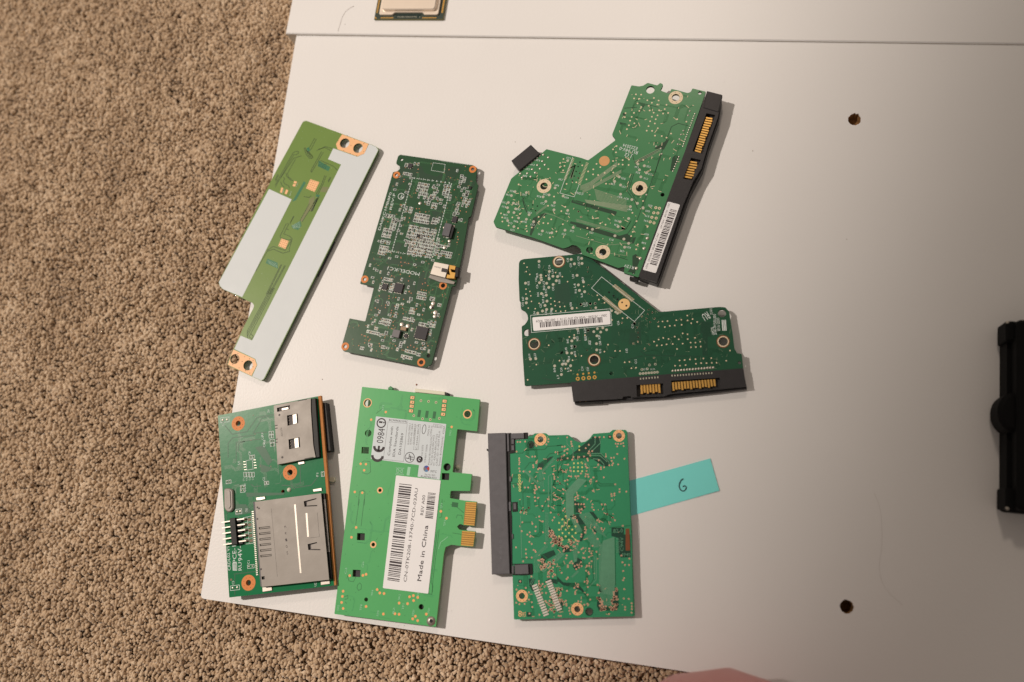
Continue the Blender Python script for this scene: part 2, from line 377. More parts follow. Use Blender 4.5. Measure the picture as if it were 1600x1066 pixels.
def carpet_pile():
    rng = np.random.default_rng(5); sp = 1.68; pts = []
    pl, pb, pr = Vector(p_tl), Vector(p_bl), Vector(p_br)
    dl = (pl - pb).normalized(); db = (pr - pb).normalized()
    xs = np.arange(-560, 175, sp); ys = np.arange(-135, 440, sp * .9)
    gx, gy = np.meshgrid(xs, ys); gx = gx + (np.arange(len(ys)) % 2)[:, None] * sp * .5
    gx = (gx + rng.uniform(-.45, .45, gx.shape) * sp).ravel(); gy = (gy + rng.uniform(-.45, .45, gy.shape) * sp).ravel()
    # signed distances to the panel's left and front sides (positive = under the panel)
    d1 = -((gx - pb.x) * -dl.y + (gy - pb.y) * dl.x); d2 = ((gx - pb.x) * -db.y + (gy - pb.y) * db.x)
    keep = ((d1 < 4) | (d2 < 4)) & (d1 > -262) & (d2 > -58) & ~((d2 < -30) & (gx > 60))
    gx, gy = gx[keep], gy[keep]; d1, d2 = d1[keep], d2[keep]; under = (d1 > -1.5) & (d2 > -1.5)
    N = len(gx)
    def fld(sc, seed):
        r = np.random.default_rng(seed); v = 0
        for k in range(7):
            an = r.uniform(0, 6.28); f = r.uniform(.5, 1.5) / sc; v = v + np.sin((gx * np.cos(an) + gy * np.sin(an)) * f * 6.28 + r.uniform(0, 6.28))
        return v / 3.0
    f1, f2, f3 = fld(26, 1), fld(11, 2), fld(60, 3)
    hgt = np.where(under, -3.0, 0.45 * f2 + 0.45 * f1 + rng.normal(0, .42, N))
    rad = rng.uniform(0.62, 1.3, N); 
    lean_a = 1.5 * f1 + 1.2 * f2 + rng.uniform(-1.4, 1.4, N); lean = rng.uniform(.05, .95, N)
    prof = np.array([(0.80, -2.2), (1.0, -0.1), (0.68, 0.8), (0.0, 1.1)]); n = 6
    T = []
    for r, z in prof[:-1]:
        for i in range(n): t = 2 * math.pi * (i + .5 * (z > -1)) / n; T.append((r * math.cos(t), r * math.sin(t), z))
    T.append((0, 0, prof[-1][1])); T = np.array(T); K = len(T)
    Fq = []
    for ri in range(len(prof) - 2):
        for i in range(n): j = (i + 1) % n; Fq += [(ri * n + i, ri * n + j, (ri + 1) * n + j), (ri * n + i, (ri + 1) * n + j, (ri + 1) * n + i)]
    for i in range(n): Fq.append(((len(prof) - 2) * n + i, (len(prof) - 2) * n + (i + 1) % n, K - 1))
    Fq = np.array(Fq)
    V = np.repeat(T[None], N, 0) * rad[:, None, None]
    V = V * (1 + rng.normal(0, .17, (N, K, 1))); V += rng.normal(0, .09, V.shape)
    V[:, :, 0] *= rng.uniform(.8, 1.25, N)[:, None]
    sw = rng.uniform(0, 6.28, N); ca, sa = np.cos(sw)[:, None], np.sin(sw)[:, None]
    x, y = V[:, :, 0] * ca - V[:, :, 1] * sa, V[:, :, 0] * sa + V[:, :, 1] * ca; z = V[:, :, 2]
    la, lb = np.cos(lean_a)[:, None], np.sin(lean_a)[:, None]; ct, st = np.cos(lean)[:, None], np.sin(lean)[:, None]
    u = x * la + y * lb; v = -x * lb + y * la; u2 = u * ct + z * st; z2 = -u * st + z * ct
    x, y = u2 * la - v * lb, u2 * lb + v * la
    co = np.stack([(x + gx[:, None]) * MM, (y + gy[:, None]) * MM, (z2 + CZ - 0.6 + hgt[:, None]) * MM], 2).reshape(-1, 3)
    fc = (Fq[None] + (np.arange(N) * K)[:, None, None]).reshape(-1, 3)
    me = bpy.data.meshes.new('carpet_pile'); me.vertices.add(len(co)); me.vertices.foreach_set('co', co.ravel().astype(np.float32))
    me.loops.add(len(fc) * 3); me.loops.foreach_set('vertex_index', fc.ravel().astype(np.int32))
    me.polygons.add(len(fc)); me.polygons.foreach_set('loop_start', np.arange(0, len(fc) * 3, 3, dtype=np.int32))
    me.polygons.foreach_set('use_smooth', np.ones(len(fc), dtype=bool))
    at = me.attributes.new('yarn', 'FLOAT', 'POINT'); val = np.clip(0.5 + 0.09 * f3 + 0.08 * f1 + rng.normal(0, .15, N), 0, 1)
    at.data.foreach_set('value', np.repeat(val, K).astype(np.float32))
    me.update(); me.materials.append(tuft_m)
    o = bpy.data.objects.new('carpet_pile', me); COL.objects.link(o)
    tag(o, 'tan brown carpet of short twisted tufts around the white panel', 'carpet', kind='stuff')
carpet_pile()
#@@BOARDS
# ================================================================== board: olive panel-driver strip with grey painted areas
Za, Zb, Zc = Zoom(430, 180, 7.106), Zoom(330, 310, 7.106), Zoom(330, 450, 7.106)
m1 = mat('olive_mask', C(112, 130, 66), 0.32, spec=.10, var=0.05, vscale=90, bump=0.06, bscale=500)
m1d = mat('olive_trace', C(46, 60, 32), 0.5); m1g = mat('olive_dark_patch', C(44, 104, 66), 0.45, var=0.1); m1b = mat('olive_brown_patch', C(112, 112, 66), 0.45, var=0.1)
b = Board('long olive green circuit board with grey painted strips, overhanging the left edge', 2.8, 1.0, (474, 189), (591, 231), m1)
out1 = [Za(310, 70), Za(345, 62), Za(1125, 350), Za(1153, 385), Zc(592, 1012), Zc(560, 1034), Zc(190, 862), Zc(178, 845), Zc(245, 682), Zc(350, 455), Zc(478, 205), Zc(465, 170), Zc(130, 15), Zb(95, 978), Zb(80, 935), Za(0, 640)]
h1a = [(Za(772, 312), 52 / 7.106), (Za(920, 367), 52 / 7.106), (Zc(263, 790), 52 / 7.106), (Zc(410, 860), 53 / 7.106)]
b.plate(out1, h1a, r=1.1)
T = b.top
def inpts(pts, k=0.0): return pts
# grey paint strips (real thin layers)
strip = [Za(645, 370), Za(695, 386), Za(912, 463), Za(988, 430), Za(1042, 322), Za(1118, 352), Za(1144, 388), Zc(584, 1008), Zc(558, 1028), Zc(456, 982), Zc(513, 856), Zc(490, 788), Zc(258, 678), Zc(327, 530), Zc(455, 585), Zc(750, 2), Zb(1250, 0), Za(472, 1062), Za(732, 550), Za(587, 490)]
plate('grey_paint_area', b.P(strip), [], T, T + 0.05, [greypaint], b.e)
strip2 = [(420.4, 295.6), (455.5, 311.6), Zb(895, 10), Zb(362, 1062), Zc(345, 102), Zc(132, 14), Zb(98, 973), Zb(86, 932)]
plate('grey_paint_area', b.P(strip2), [], T, T + 0.05, [greypaint], b.e)
for pts, hs, dots in (([Za(742, 214), Za(1036, 321), Za(990, 427), Za(914, 459), Za(693, 379), Za(675, 322)], h1a[:2], [(700, 287), (760, 392), (830, 425), (880, 270), (985, 315), (840, 338), (905, 450), (985, 400), (800, 225)]),
                      ([Zc(247, 685), Zc(484, 792), Zc(507, 856), Zc(448, 976), Zc(186, 853)], h1a[2:], None)):
    plate('copper_pad', b.P(pts), [circle(b.L(h[0]), b.mm(h[1], h[0]) + .05, 22) for h in hs], T, T + 0.06, [copper], b.e)
a = Acc()
for q in [Za(*p) for p in ((700, 287), (762, 393), (830, 427), (880, 270), (985, 318), (842, 338), (905, 448), (985, 405), (800, 228))] + [Zc(*p) for p in ((297, 728), (372, 763), (424, 788), (466, 806), (345, 816), (466, 876), (310, 888), (380, 920), (430, 946), (240, 852), (186, 828))]:
    a.disc(b.L(q), 0.22, T + 0.075, 6)
# thermal pads
for name, quad, n in (('thermal_pad', Za((390, 712), (491, 745), (438, 853), (342, 815)), 5), ('thermal_pad', Zb((780, 446), (861, 475), (825, 563), (745, 530)), 4)):
    p = Acc(); p.prism(b.P(quad), T, T + 0.06); p.build(name, copper, b.e)
    for i in range(n):
        for j in range(n):
            q = lerp(lerp(quad[0], quad[1], (i + .5) / n), lerp(quad[3], quad[2], (i + .5) / n), (j + .5) / n); a.disc(b.L(q), 0.19, T + 0.075, 6)
a.build('via_holes', hole_dark, b.e, kind='stuff')
a = Acc()
for q in ([Za(210, 733), Za(242, 738), Za(236, 760), Za(205, 757)], [Za(200, 765), Za(232, 768), Za(222, 794), Za(193, 788)], [Za(68, 803), Za(90, 810), Za(75, 866), Za(54, 858)], [Za(122, 825), Za(147, 835), Za(126, 882), Za(105, 872)]): a.prism(b.P(q), T, T + 0.06)
a.build('solder_pads', copper, b.e, kind='stuff')
a = Acc()   # patches of other copper seen through the mask
for q in (Za((485, 505), (612, 578), (590, 622), (473, 568)), Za((318, 735), (342, 752), (232, 945), (188, 962)), Zb((625, 670), (737, 715), (742, 782), (605, 720)), Za((345, 372), (372, 355), (392, 395), (362, 405)), Za((452, 880), (498, 885), (488, 915), (452, 905))): a.poly(b.P(q), T + .012 + .0005 * len(a.f), 0)
for q in (Zb((1105, 20), (1150, 35), (1010, 262), (985, 250)), Za((525, 795), (600, 800), (570, 860), (500, 850)), Za((380, 930), (440, 900), (420, 1066), (355, 1066))): a.poly(b.P(q), T + .017 + .001 * len(a.f), 1)
a.poly(b.P(Zb((890, 305), (992, 250), (1003, 305), (965, 352), (905, 335))), T + .015, 0)
a.build('copper_patches', [m1g, m1b], b.e, kind='stuff')
a = Acc(); w = .27
for pts in (Za((0, 775), (195, 425), (222, 405), (255, 402), (260, 420), (235, 442), (205, 440), (0, 800)), Za((60, 700), (205, 480), (260, 462), (292, 452)), Za((120, 640), (128, 680), (165, 718), (200, 728)), Za((225, 490), (135, 650), (150, 690), (180, 712)),
            Za((90, 690), (105, 705), (90, 735), (110, 768), (150, 785), (158, 815)), Za((60, 740), (75, 780), (100, 800)), Za((30, 655), (0, 720)), Za((38, 665), (5, 735)), Za((440, 255), (372, 375)), Za((458, 262), (395, 385)), Za((320, 365), (345, 440), (385, 485)), Za((330, 360), (365, 440), (400, 480)), Za((345, 390), (400, 465)), Za((360, 400), (415, 460)), Za((372, 405), (420, 470), (395, 487)),
            Za((460, 395), (555, 350), (640, 372)), Za((480, 380), (550, 360), (615, 395)), Za((515, 405), (395, 620), (405, 635), (535, 410)), Za((500, 505), (520, 510), (650, 570), (690, 612)), Za((540, 545), (570, 545)), Za((550, 670), (515, 770), (455, 880)), Za((566, 675), (530, 770), (470, 890)), Za((620, 692), (590, 745)), Za((610, 690), (585, 735)), Za((318, 905), (375, 915), (400, 895)), Za((490, 905), (400, 1066)), Za((480, 900), (375, 1066)), Za((470, 920), (415, 1066)),
            Zb((1190, 0), (1115, 150)), Zb((1180, 0), (1105, 145)), Zb((1090, 60), (985, 250)), Zb((1150, 40), (1010, 260)), Zb((1170, 0), (1130, 60)), Zb((920, 200), (880, 270)), Zb((912, 200), (872, 290)),
            Zb((835, 280), (765, 420), (770, 438), (860, 465), (885, 455), (885, 478), (820, 580), (690, 535), (615, 580)), Zb((850, 275), (858, 292), (805, 395), (870, 420), (900, 450), (865, 570), (870, 590), (795, 610), (690, 565), (620, 590), (495, 810)), Zb((838, 340), (862, 350)),
            Zb((785, 735), (625, 1066)), Zb((775, 735), (610, 1066)), Zb((825, 748), (655, 1066)), Zb((815, 745), (640, 1066)), Zc((690, 0), (400, 540), (410, 560)), Zc((705, 0), (420, 545), (445, 560)), Zc((675, 0), (405, 500)), Zc((660, 0), (400, 480), (400, 530)), Zc((440, 510), (470, 540), (440, 580))):
    a.ribbon(b.P(pts), w, T + .03)
for i in range(6): a.ribbon(b.P([Za(495 + 14 * i, 512 + 11 * i), Za(478 + 14 * i, 565 + 8 * i)]), .16, T + .03)
a.build('copper_traces', m1d, b.e, kind='stuff')
a = Acc(); l1 = mat('olive_light_trace', C(165, 178, 150), .4)
hatch(a, b, [Zb(895, 300), Zb(912, 335), Zb(995, 330), Zb(985, 255)], 6, .12, T + .032)
for k in range(3): a.ribbon(b.P(Zb((625 + 6 * k, 690 + 14 * k), (735, 735 + 16 * k))), .1, T + .032)
a.ribbon(b.P(Za((100, 818), (80, 870))), .2, T + .032)
a.text('R12', b.L(Za(168, 895)), b.L(Za(185, 848)), 0.7, T + .06); a.text('C36', b.L(Za(242, 795)), b.L(Za(258, 752)), 0.6, T + .06)
rnd = random.Random(3)
for k in range(40):
    q = Zb(rnd.uniform(420, 820), rnd.uniform(600, 1000)) if k % 2 else Za(rnd.uniform(150, 700), rnd.uniform(150, 600))
    a.disc(b.L(q), .11, T + .02, 5)
a.build('silkscreen_print', l1, b.e, kind='stuff')
# parts under the board, on which it stands
def under(b, specs, m=None):
    for (x, y), hx, hy in specs:
        a = Acc(); a.box(b.L((x, y)), hx, hy, 0, 0.0, b.top - b.th + .02, 0); a.build('underside_chip', m or chipm, b.e)
under(b, [((505, 290), 5, 5), ((470, 372), 5, 5), ((560, 262), 4, 4), ((428, 515), 3, 5), ((500, 400), 3, 10)])

# ================================================================== board: dark green mainboard crowded with tiny components
Zd, Ze = Zoom(520, 230, 5.922), Zoom(520, 400, 5.922)
m2 = mat('dark_green_mask', C(46, 74, 48), 0.26, spec=.28, var=0.08, vscale=120, bump=0.06, bscale=500)
m2d = mat('dark_green_area', C(30, 58, 36), 0.42, var=0.1, vscale=150)
b = Board('dark green circuit board crowded with tiny white-outlined components and a silver audio jack', 4.0, 1.1, (625, 242), (745, 259), m2)
out2 = [Zd(605, 82), Zd(625, 70), Zd(1295, 166), Zd(1335, 192), Zd(1322, 315), Zd(1345, 352), Zd(1278, 640), Zd(1256, 652), Zd(1205, 950), Ze(1190, 20), Ze(1135, 275), Ze(1100, 285), Ze(932, 930), Ze(912, 1002), Ze(862, 1032), Ze(100, 882), Ze(78, 850), Ze(155, 578), Ze(300, 606), Ze(382, 285), Ze(252, 256), Ze(330, 0), Zd(557, 232), Zd(600, 222), Zd(622, 200), Zd(618, 172), Zd(588, 156), Zd(588, 138)]
R2 = [(Zd(590, 258), 32, 14), (Zd(1295, 205), 33, 15), (Ze(295, 216), 34, 16), (Ze(1020, 275), 36, 20), (Ze(115, 838), 36, 17), (Ze(818, 985), 37, 20)]
b.plate(out2, [(c, i / 5.922) for c, o, i in R2] + [(Zd(637, 115), 2.2), (Ze(885, 925), 3.0)], r=.35)
for c, o, i in R2: b.ring(c, o / 5.922, i / 5.922, orange_cu if o != 36 or True else copper)
T = b.top
a = Acc()
for q in (Zd((640, 180), (820, 175), (850, 240), (960, 275), (1090, 180), (1200, 190), (1100, 330), (740, 285), (660, 330), (560, 400), (520, 410)),
          Zd((690, 330), (720, 340), (690, 480), (650, 560), (620, 780), (555, 950), (540, 960), (620, 640)),
          Zd((990, 540), (1045, 560), (1020, 660), (940, 660), (915, 590)), Zd((345, 1030), (520, 1000), (560, 1060), (340, 1060)), Zd((640, 900), (600, 880), (555, 950), (610, 965)),
          Ze((480, 60), (540, 30), (830, 60), (810, 100), (520, 80)), Ze((470, 90), (530, 100), (560, 180), (750, 215), (770, 340), (700, 420), (470, 330), (450, 180)), Ze((800, 190), (900, 60), (930, 200), (850, 290), (770, 330)), Ze((640, 540), (700, 520), (760, 600), (930, 640), (920, 760), (900, 850), (850, 890), (600, 860), (560, 690), (590, 600)),
          Ze((400, 370), (470, 340), (560, 380), (580, 470), (540, 540), (420, 560), (370, 470)), Zd((1180, 240), (1320, 330), (1290, 400), (1170, 380)), Zd((730, 640), (960, 640), (930, 1010), (680, 990))):
    a.poly(b.P(q), T + .012 + .001 * len(a.f))
a.build('copper_patches', m2d, b.e, kind='stuff')
routes(b, out2, 170, mat('b2_trace', C(58, 100, 60), .35), 31, .14, (1, 4), mat('b2_via', C(150, 110, 80), .5), .17)
# component footprints: white outlines, pale pads, tiny bodies
ol, pd, bd, vi = Acc(), Acc(), Acc(), Acc()
rnd = random.Random(11)
vdir = Vector(b.L((572.4, 410))) - Vector(b.L((613.7, 269.7))); va = math.atan2(vdir.y, vdir.x) + math.pi / 2
def foot(c, ang, L=.62, Wd=.30, body=None):
    hx, hy = L, Wd
    q = obb(c, hx + .14, hy + .14, ang); ol.ribbon(q, .155, T + .05, closed=True)
    ca, sa = math.cos(ang), math.sin(ang)
    for s in (-1, 1): pd.box((c[0] + s * hx * .62 * ca, c[1] + s * hx * .62 * sa), hx * .26, hy * .75, ang, T, T + .08)
    k = rnd.random()
    if k < .9: bd.box(c, hx * .52, hy * .82, ang, T, T + .28, 0, 0 if k < .72 else 1)
def cluster(Z, x0, y0, x1, y1, fill=.8, mode=None, px=8.0, py=13.5):
    c = (Z((x0 + x1) / 2, (y0 + y1) / 2)); o = b.L(c); wx = b.mm((x1 - x0) / Z.k, c); wy = b.mm((y1 - y0) / Z.k, c)
    pitch_s, pitch_l = 1.02, 1.7
    vert = mode if mode is not None else rnd.random() < .5
    dx, dy = (pitch_s, pitch_l) if vert else (pitch_l, pitch_s)
    nx, ny = max(1, int(wx / dx)), max(1, int(wy / dy)); ang0 = va
    for i in range(nx):
        for j in range(ny):
            if rnd.random() > fill: 
                if rnd.random() < .6:
                    u, v = (i + .5) * dx - wx / 2, (j + .5) * dy - wy / 2; vi.disc((o[0] + u * math.cos(ang0) - v * math.sin(ang0), o[1] + u * math.sin(ang0) + v * math.cos(ang0)), .24, T + .04, 7)
                continue
            u, v = (i + .5) * dx - wx / 2 + rnd.uniform(-.08, .08), (j + .5) * dy - wy / 2 + rnd.uniform(-.08, .08)
            p = (o[0] + u * math.cos(ang0) - v * math.sin(ang0), o[1] + u * math.sin(ang0) + v * math.cos(ang0))
            foot(p, ang0 + (math.pi / 2 if vert else 0))
for args in ((Zd, 785, 310, 905, 420), (Zd, 790, 420, 880, 480), (Zd, 850, 450, 925, 540), (Zd, 905, 400, 965, 470), (Zd, 960, 335, 1010, 380), (Zd, 1020, 340, 1090, 470), (Zd, 960, 460, 1040, 530), (Zd, 915, 500, 975, 575), (Zd, 670, 540, 745, 610, .6), (Zd, 750, 615, 900, 705, .95, True), (Zd, 690, 720, 960, 860, .88, True), (Zd, 670, 850, 780, 930, .6), (Zd, 700, 860, 940, 1010, .85, True), (Zd, 915, 650, 985, 715),
             (Zd, 1175, 245, 1260, 330, .7), (Zd, 1160, 320, 1215, 380), (Zd, 1205, 400, 1275, 460, .9, True), (Zd, 1200, 470, 1275, 560, .7), (Zd, 1140, 505, 1175, 600), (Zd, 1110, 600, 1170, 640), (Zd, 1165, 640, 1210, 690), (Zd, 1080, 425, 1115, 500, .9), (Zd, 665, 140, 700, 200), (Zd, 750, 135, 805, 170, .9, True), (Zd, 650, 230, 740, 265, .9),
             (Zd, 490, 610, 600, 660, .7), (Zd, 535, 655, 600, 760, .9), (Zd, 460, 740, 555, 840, .85), (Zd, 445, 850, 560, 900, .7), (Zd, 425, 900, 515, 1000, .9), (Zd, 955, 890, 1080, 935, .9, True), (Zd, 940, 955, 1110, 1020, .8),
             (Ze, 470, 195, 570, 235, .9), (Ze, 430, 250, 460, 330), (Ze, 525, 250, 565, 340), (Ze, 650, 290, 690, 350), (Ze, 690, 265, 725, 305), (Ze, 600, 380, 640, 415), (Ze, 780, 325, 880, 365, 1, True), (Ze, 775, 368, 875, 405, 1, True), (Ze, 770, 425, 850, 475, .8), (Ze, 710, 475, 765, 540, .8), (Ze, 780, 520, 840, 555), (Ze, 900, 370, 945, 410), (Ze, 970, 420, 1010, 470),
             (Ze, 580, 440, 640, 500), (Ze, 560, 500, 620, 550), (Ze, 430, 570, 540, 640, .8), (Ze, 300, 630, 345, 665), (Ze, 310, 680, 440, 725, .95, True), (Ze, 385, 650, 430, 690), (Ze, 475, 680, 525, 770), (Ze, 450, 820, 490, 860), (Ze, 330, 805, 370, 840), (Ze, 255, 825, 300, 870), (Ze, 390, 865, 430, 890), (Ze, 650, 560, 770, 605, .95, True), (Ze, 795, 605, 880, 650, .95, True), (Ze, 900, 580, 965, 665, .9), (Ze, 880, 680, 935, 740, .8), (Ze, 725, 640, 760, 700), (Ze, 720, 720, 750, 770), (Ze, 760, 780, 800, 810), (Ze, 820, 800, 860, 840), (Ze, 615, 790, 665, 850), (Ze, 590, 820, 620, 880), (Ze, 630, 855, 780, 900, .8), (Ze, 630, 910, 760, 955, 1, True), (Ze, 780, 870, 830, 930, .8), (Ze, 920, 270, 950, 330)):
    cluster(*args)
o2 = b.P(out2); 
for k in range(170):
    q = (rnd.uniform(575, 735), rnd.uniform(275, 560)); c = b.L(q)
    if inside(c, inset(o2 if sum(o2[i][0] * o2[(i + 1) % len(o2)][1] - o2[(i + 1) % len(o2)][0] * o2[i][1] for i in range(len(o2))) > 0 else o2[::-1], 1.5)) and not inside(q, [Ze(880, 40), Ze(1160, 60), Ze(1120, 300), Ze(850, 250)]) and not inside(q, [Ze(500, 60), Ze(830, 120), Ze(820, 220), Ze(500, 150)]) and not inside(q, [Zd(540, 400), Zd(640, 420), Zd(520, 800), Zd(380, 800)]): foot(c, va + rnd.choice((0, math.pi / 2)))
for Z, ps in ((Zd, ((660, 300), (655, 320), (635, 535), (768, 425), (670, 650), (710, 657), (700, 695), (775, 570), (800, 570), (790, 205), (800, 150), (1075, 210), (1228, 180), (1125, 395), (1090, 285), (630, 1020), (530, 600), (510, 690), (1160, 790), (1155, 830), (1160, 855), (1150, 882), (1235, 600), (1190, 470), (1180, 590), (805, 600), (860, 600), (885, 705), (915, 705))),
              (Ze, ((632, 20), (630, 58), (668, 62), (702, 70), (637, 92), (545, 130), (545, 185), (625, 170), (710, 188), (628, 220), (700, 232), (450, 205), (430, 370), (415, 425), (393, 482), (420, 495), (437, 510), (418, 545), (490, 455), (487, 478), (520, 372), (520, 395), (583, 385), (655, 402), (715, 390), (725, 345), (705, 330), (645, 457), (645, 485), (575, 465), (545, 505), (540, 528), (650, 535), (725, 533), (775, 490), (835, 505), (830, 545), (855, 250), (880, 275), (830, 260), (1015, 360), (268, 730), (300, 742), (325, 750), (345, 772), (335, 785), (295, 805), (290, 740), (365, 867), (450, 880), (240, 830), (430, 812), (435, 835), (820, 315), (842, 318), (865, 322), (570, 785), (580, 832), (720, 828), (750, 845), (780, 855), (693, 845), (880, 832), (555, 560), (558, 612), (560, 645), (545, 672), (355, 582)))):
    for p in ps: vi.disc(b.L(Z(*p)), .30, T + .04, 8)
# silkscreen wording and dashed frame
for p, q in ((Zd(738, 285), Zd(548, 965)), (Zd(1100, 335), Zd(920, 1030))): ol.dashes(b.L(p), b.L(q), .34, T + .05, 1.0, .45)
for p, q in ((Zd(738, 285), Zd(1100, 335)), (Zd(548, 965), Zd(920, 1030))):
    ol.dashes(b.L(p), b.L(q), .26, T + .05, .9, 1.3)
    for k in range(9): c = b.L(lerp(p, q, (k + .5) / 9)); ol.quad(c, .12, .5, va, T + .052)
ol.text('DA0KC1MB8F0', b.L(Zd(440, 770)), b.L(Zd(548, 422)), 1.35, T + .05)
ol.text('REV:F', b.L(Zd(545, 580)), b.L(Zd(582, 430)), 1.35, T + .05)
ol.text('MODEL:KC1', b.L(Ze(806, 155)), b.L(Ze(512, 98)), 1.75, T + .05)
ol.ring(b.L(Zd(632, 455)), 1.45, 1.75, T + .05, 20); ol.text('2', b.L(Zd(643, 436)), b.L(Zd(621, 470)), 1.5, T + .05)
ol.ribbon(b.P(Zd((910, 215), (930, 145), (1040, 160), (1030, 235), (910, 215))), .16, T + .05)
ol.ribbon(b.P(Zd((1000, 128), (1290, 168))), .1, T + .05)
ol.text('E', b.L(Zd(1140, 230)), b.L(Zd(1160, 232)), 1.6, T + .05)
ol.build('silkscreen_print', silk, b.e, kind='stuff')
pd.build('solder_pads', solder, b.e, kind='stuff'); bd.build('chip_components', [chipm, mat('capacitor_body', C(150, 120, 90), .5)], b.e, kind='stuff')
vi.build('vias', mat('via_copper', C(190, 120, 84), .45, var=.15, vscale=900), b.e, kind='stuff')
# larger chips, each its own part
def chip(b, c, hx, hy, ang, h, m=None, name='chip', leg=0):
    o_ = b.L(c); a = Acc(); a.box(o_, hx, hy, ang, b.top + .05, b.top + h, .12); r = a.build(name, m or chipm, b.e)
    if leg:
        a = Acc()
        for s in (-1, 1):
            for k in range(leg):
                t = ((k + .5) / leg * 2 - 1) * hx * .9
                for (x, y, lx, ly) in ((t, s * (hy + .18), .14, .25),) + (((s * (hx + .18), t * hy / hx, .25, .14),)): a.box((o_[0] + x * math.cos(ang) - y * math.sin(ang), o_[1] + x * math.sin(ang) + y * math.cos(ang)), lx, ly, ang, b.top, b.top + .12)
        a.build('chip_legs', solder, r, kind='stuff')
    return r
chip(b, Ze(612, 300), 2.35, 2.35, va, .9, leg=5); chip(b, Ze(484, 287), 1.5, 1.5, va, .7, leg=3); chip(b, Ze(823, 715), 3.1, 3.1, va, .9, leg=7)
chip(b, Ze(595, 725), 1.9, 1.9, va, 1.7, mat('inductor_grey', C(112, 104, 100), .5), 'inductor'); chip(b, Ze(678, 740), .9, .9, va, .5, None, 'chip', 2)
chip(b, Zd(1065, 775), 1.9, 3.3, va, 1.8, greyblack, 'power_chip', 3); chip(b, Zd(1108, 800), .6, 3.0, va, 1.5, deepblack, 'chip'); chip(b, Zd(1130, 672), 1.3, 1.5, va, .8, None, 'chip', 2); chip(b, Zd(718, 175), 1.2, 1.2, va, .6, None, 'chip', 2); chip(b, Zd(793, 822), .75, .75, va, .5, deepblack)
chip(b, Zd(1240, 442), .3, .9, va, .3, deepblack, 'resistor'); chip(b, Zd(1272, 380), .8, .8, va, .5, deepblack, 'chip')
for Z, x, y, hx, hy in ((Ze, 930, 440, 1.6, .9), (Ze, 915, 475, 1.4, 1.2), (Ze, 950, 525, 1.9, .8), (Ze, 945, 560, 1.5, .8), (Ze, 640, 635, 1.1, 1.5), (Ze, 695, 650, 1.0, 1.6), (Zd, 1080, 870, 1.1, .8), (Zd, 1030, 745, .6, .8), (Zd, 1120, 735, .9, .9), (Zd, 1035, 930, .6, 1.6), (Zd, 808, 520, .7, 1.3)):
    a = Acc(); a.dome(b.L(Z(x, y)), (hx + hy) / 2, T, .5, 8); a.build('solder_joint', steel, b.e, smooth=False)
chip(b, Ze(660, 678), 1.5, .9, va, 1.2, mat('tan_capacitor', C(150, 118, 88), .45), 'capacitor'); chip(b, Ze(922, 480), .5, .6, va, .5, deepblack, 'resistor')
# audio jack
jk = b.part('audio_jack', Ze((938, 52), (1078, 80), (1040, 205), (898, 168)), 0, 2.6, steel, .2, label='silver body of the audio jack')
b.part('jack_barrel', Ze((1135, 100), (1172, 108), (1160, 200), (1120, 192)), .2, 2.2, deepblack, .3, parent=jk)
b.part('jack_base', Ze((900, 175), (1045, 210), (1130, 240), (1118, 262), (985, 240), (885, 200)), 0, .8, shield, .1, parent=jk)
b.part('spring_contact', Ze((1078, 82), (1137, 95), (1130, 130), (1090, 122), (1098, 148), (1135, 155), (1124, 210), (1050, 205), (1058, 170), (1085, 175), (1075, 140)), .3, 2.35, gold, .1, parent=jk)
b.part('jack_notch', Ze((1010, 110), (1060, 122), (1052, 155), (1002, 145)), 2.55, 2.64, shield_dk, .02, parent=jk)
a = Acc(); a.text('0904501', b.L(Ze(1000, 105), 2.6), b.L(Ze(940, 92), 2.6), .7, T + 2.63); a.build('stamped_mark', inkgrey, jk)
under(b, [((680, 300), 8, 8), ((640, 420), 7, 6), ((600, 530), 6, 5), ((655, 540), 4, 4), ((690, 400), 3, 8)])
# ================================================================== shared: edge connector label etc.
def dots(acc, b, Z, pts, r, w=.04, n=8, dome=0):
    for p in pts:
        if dome: acc.dome(b.L(Z(*p)), r, b.top + .01, dome, n)
        else: acc.disc(b.L(Z(*p)), r, b.top + w, n)
def sticker(b, quad, w, m, name='label_sticker', r=.6, th=.08, pw=None):
    a = Acc(); a.prism(rounded(b.P(quad, w if pw is None else pw), r, 3), b.top + w - th, b.top + w, 0); return a.build(name, m, b.e)
# ================================================================== board: irregular drive board with side connector (upper right)
Zf, Zg, Zh, Zi = Zoom(760, 220, 5.92), Zoom(900, 220, 5.92), Zoom(950, 120, 7.107), Zoom(960, 260, 5.33)
m3 = mat('mid_green_mask', C(68, 116, 74), 0.26, spec=.28, var=0.07, vscale=120, bump=0.06, bscale=500)
m3d = mat('mid_green_dark', C(38, 62, 42), 0.45, var=.15); m3l = mat('mid_green_light_trace', C(122, 134, 102), .42, var=.12, vscale=400)
b = Board('angular green drive circuit board with barcode label on its long black connector', 6.8, 1.5, (1104, 143), (1128, 148), m3)
out3 = [Zf(555, 78), Zf(880, 160), Zg(112, 182), Zg(360, 0), Zh(82, 692), Zh(45, 645), Zh(200, 250), Zh(260, 95), Zh(345, 108), Zh(390, 100), Zh(440, 68), Zh(548, 97), Zh(578, 68), Zh(612, 85), Zh(602, 112), Zh(580, 152), Zh(668, 187), Zh(690, 180), Zh(702, 135), Zh(770, 150), Zh(885, 182), Zh(918, 170), Zh(938, 130), Zh(1088, 166), Zh(770, 1066), Zi(200, 925), Zi(78, 888), Zi(85, 835), (966, 419), (936, 407.5), (909.5, 398), (907, 389), (901, 384), (894, 382.5), (888, 386), (880, 388.5), Zf(420, 893), Zf(85, 797), Zf(65, 750), Zf(230, 350), Zf(310, 285), Zf(500, 128)]
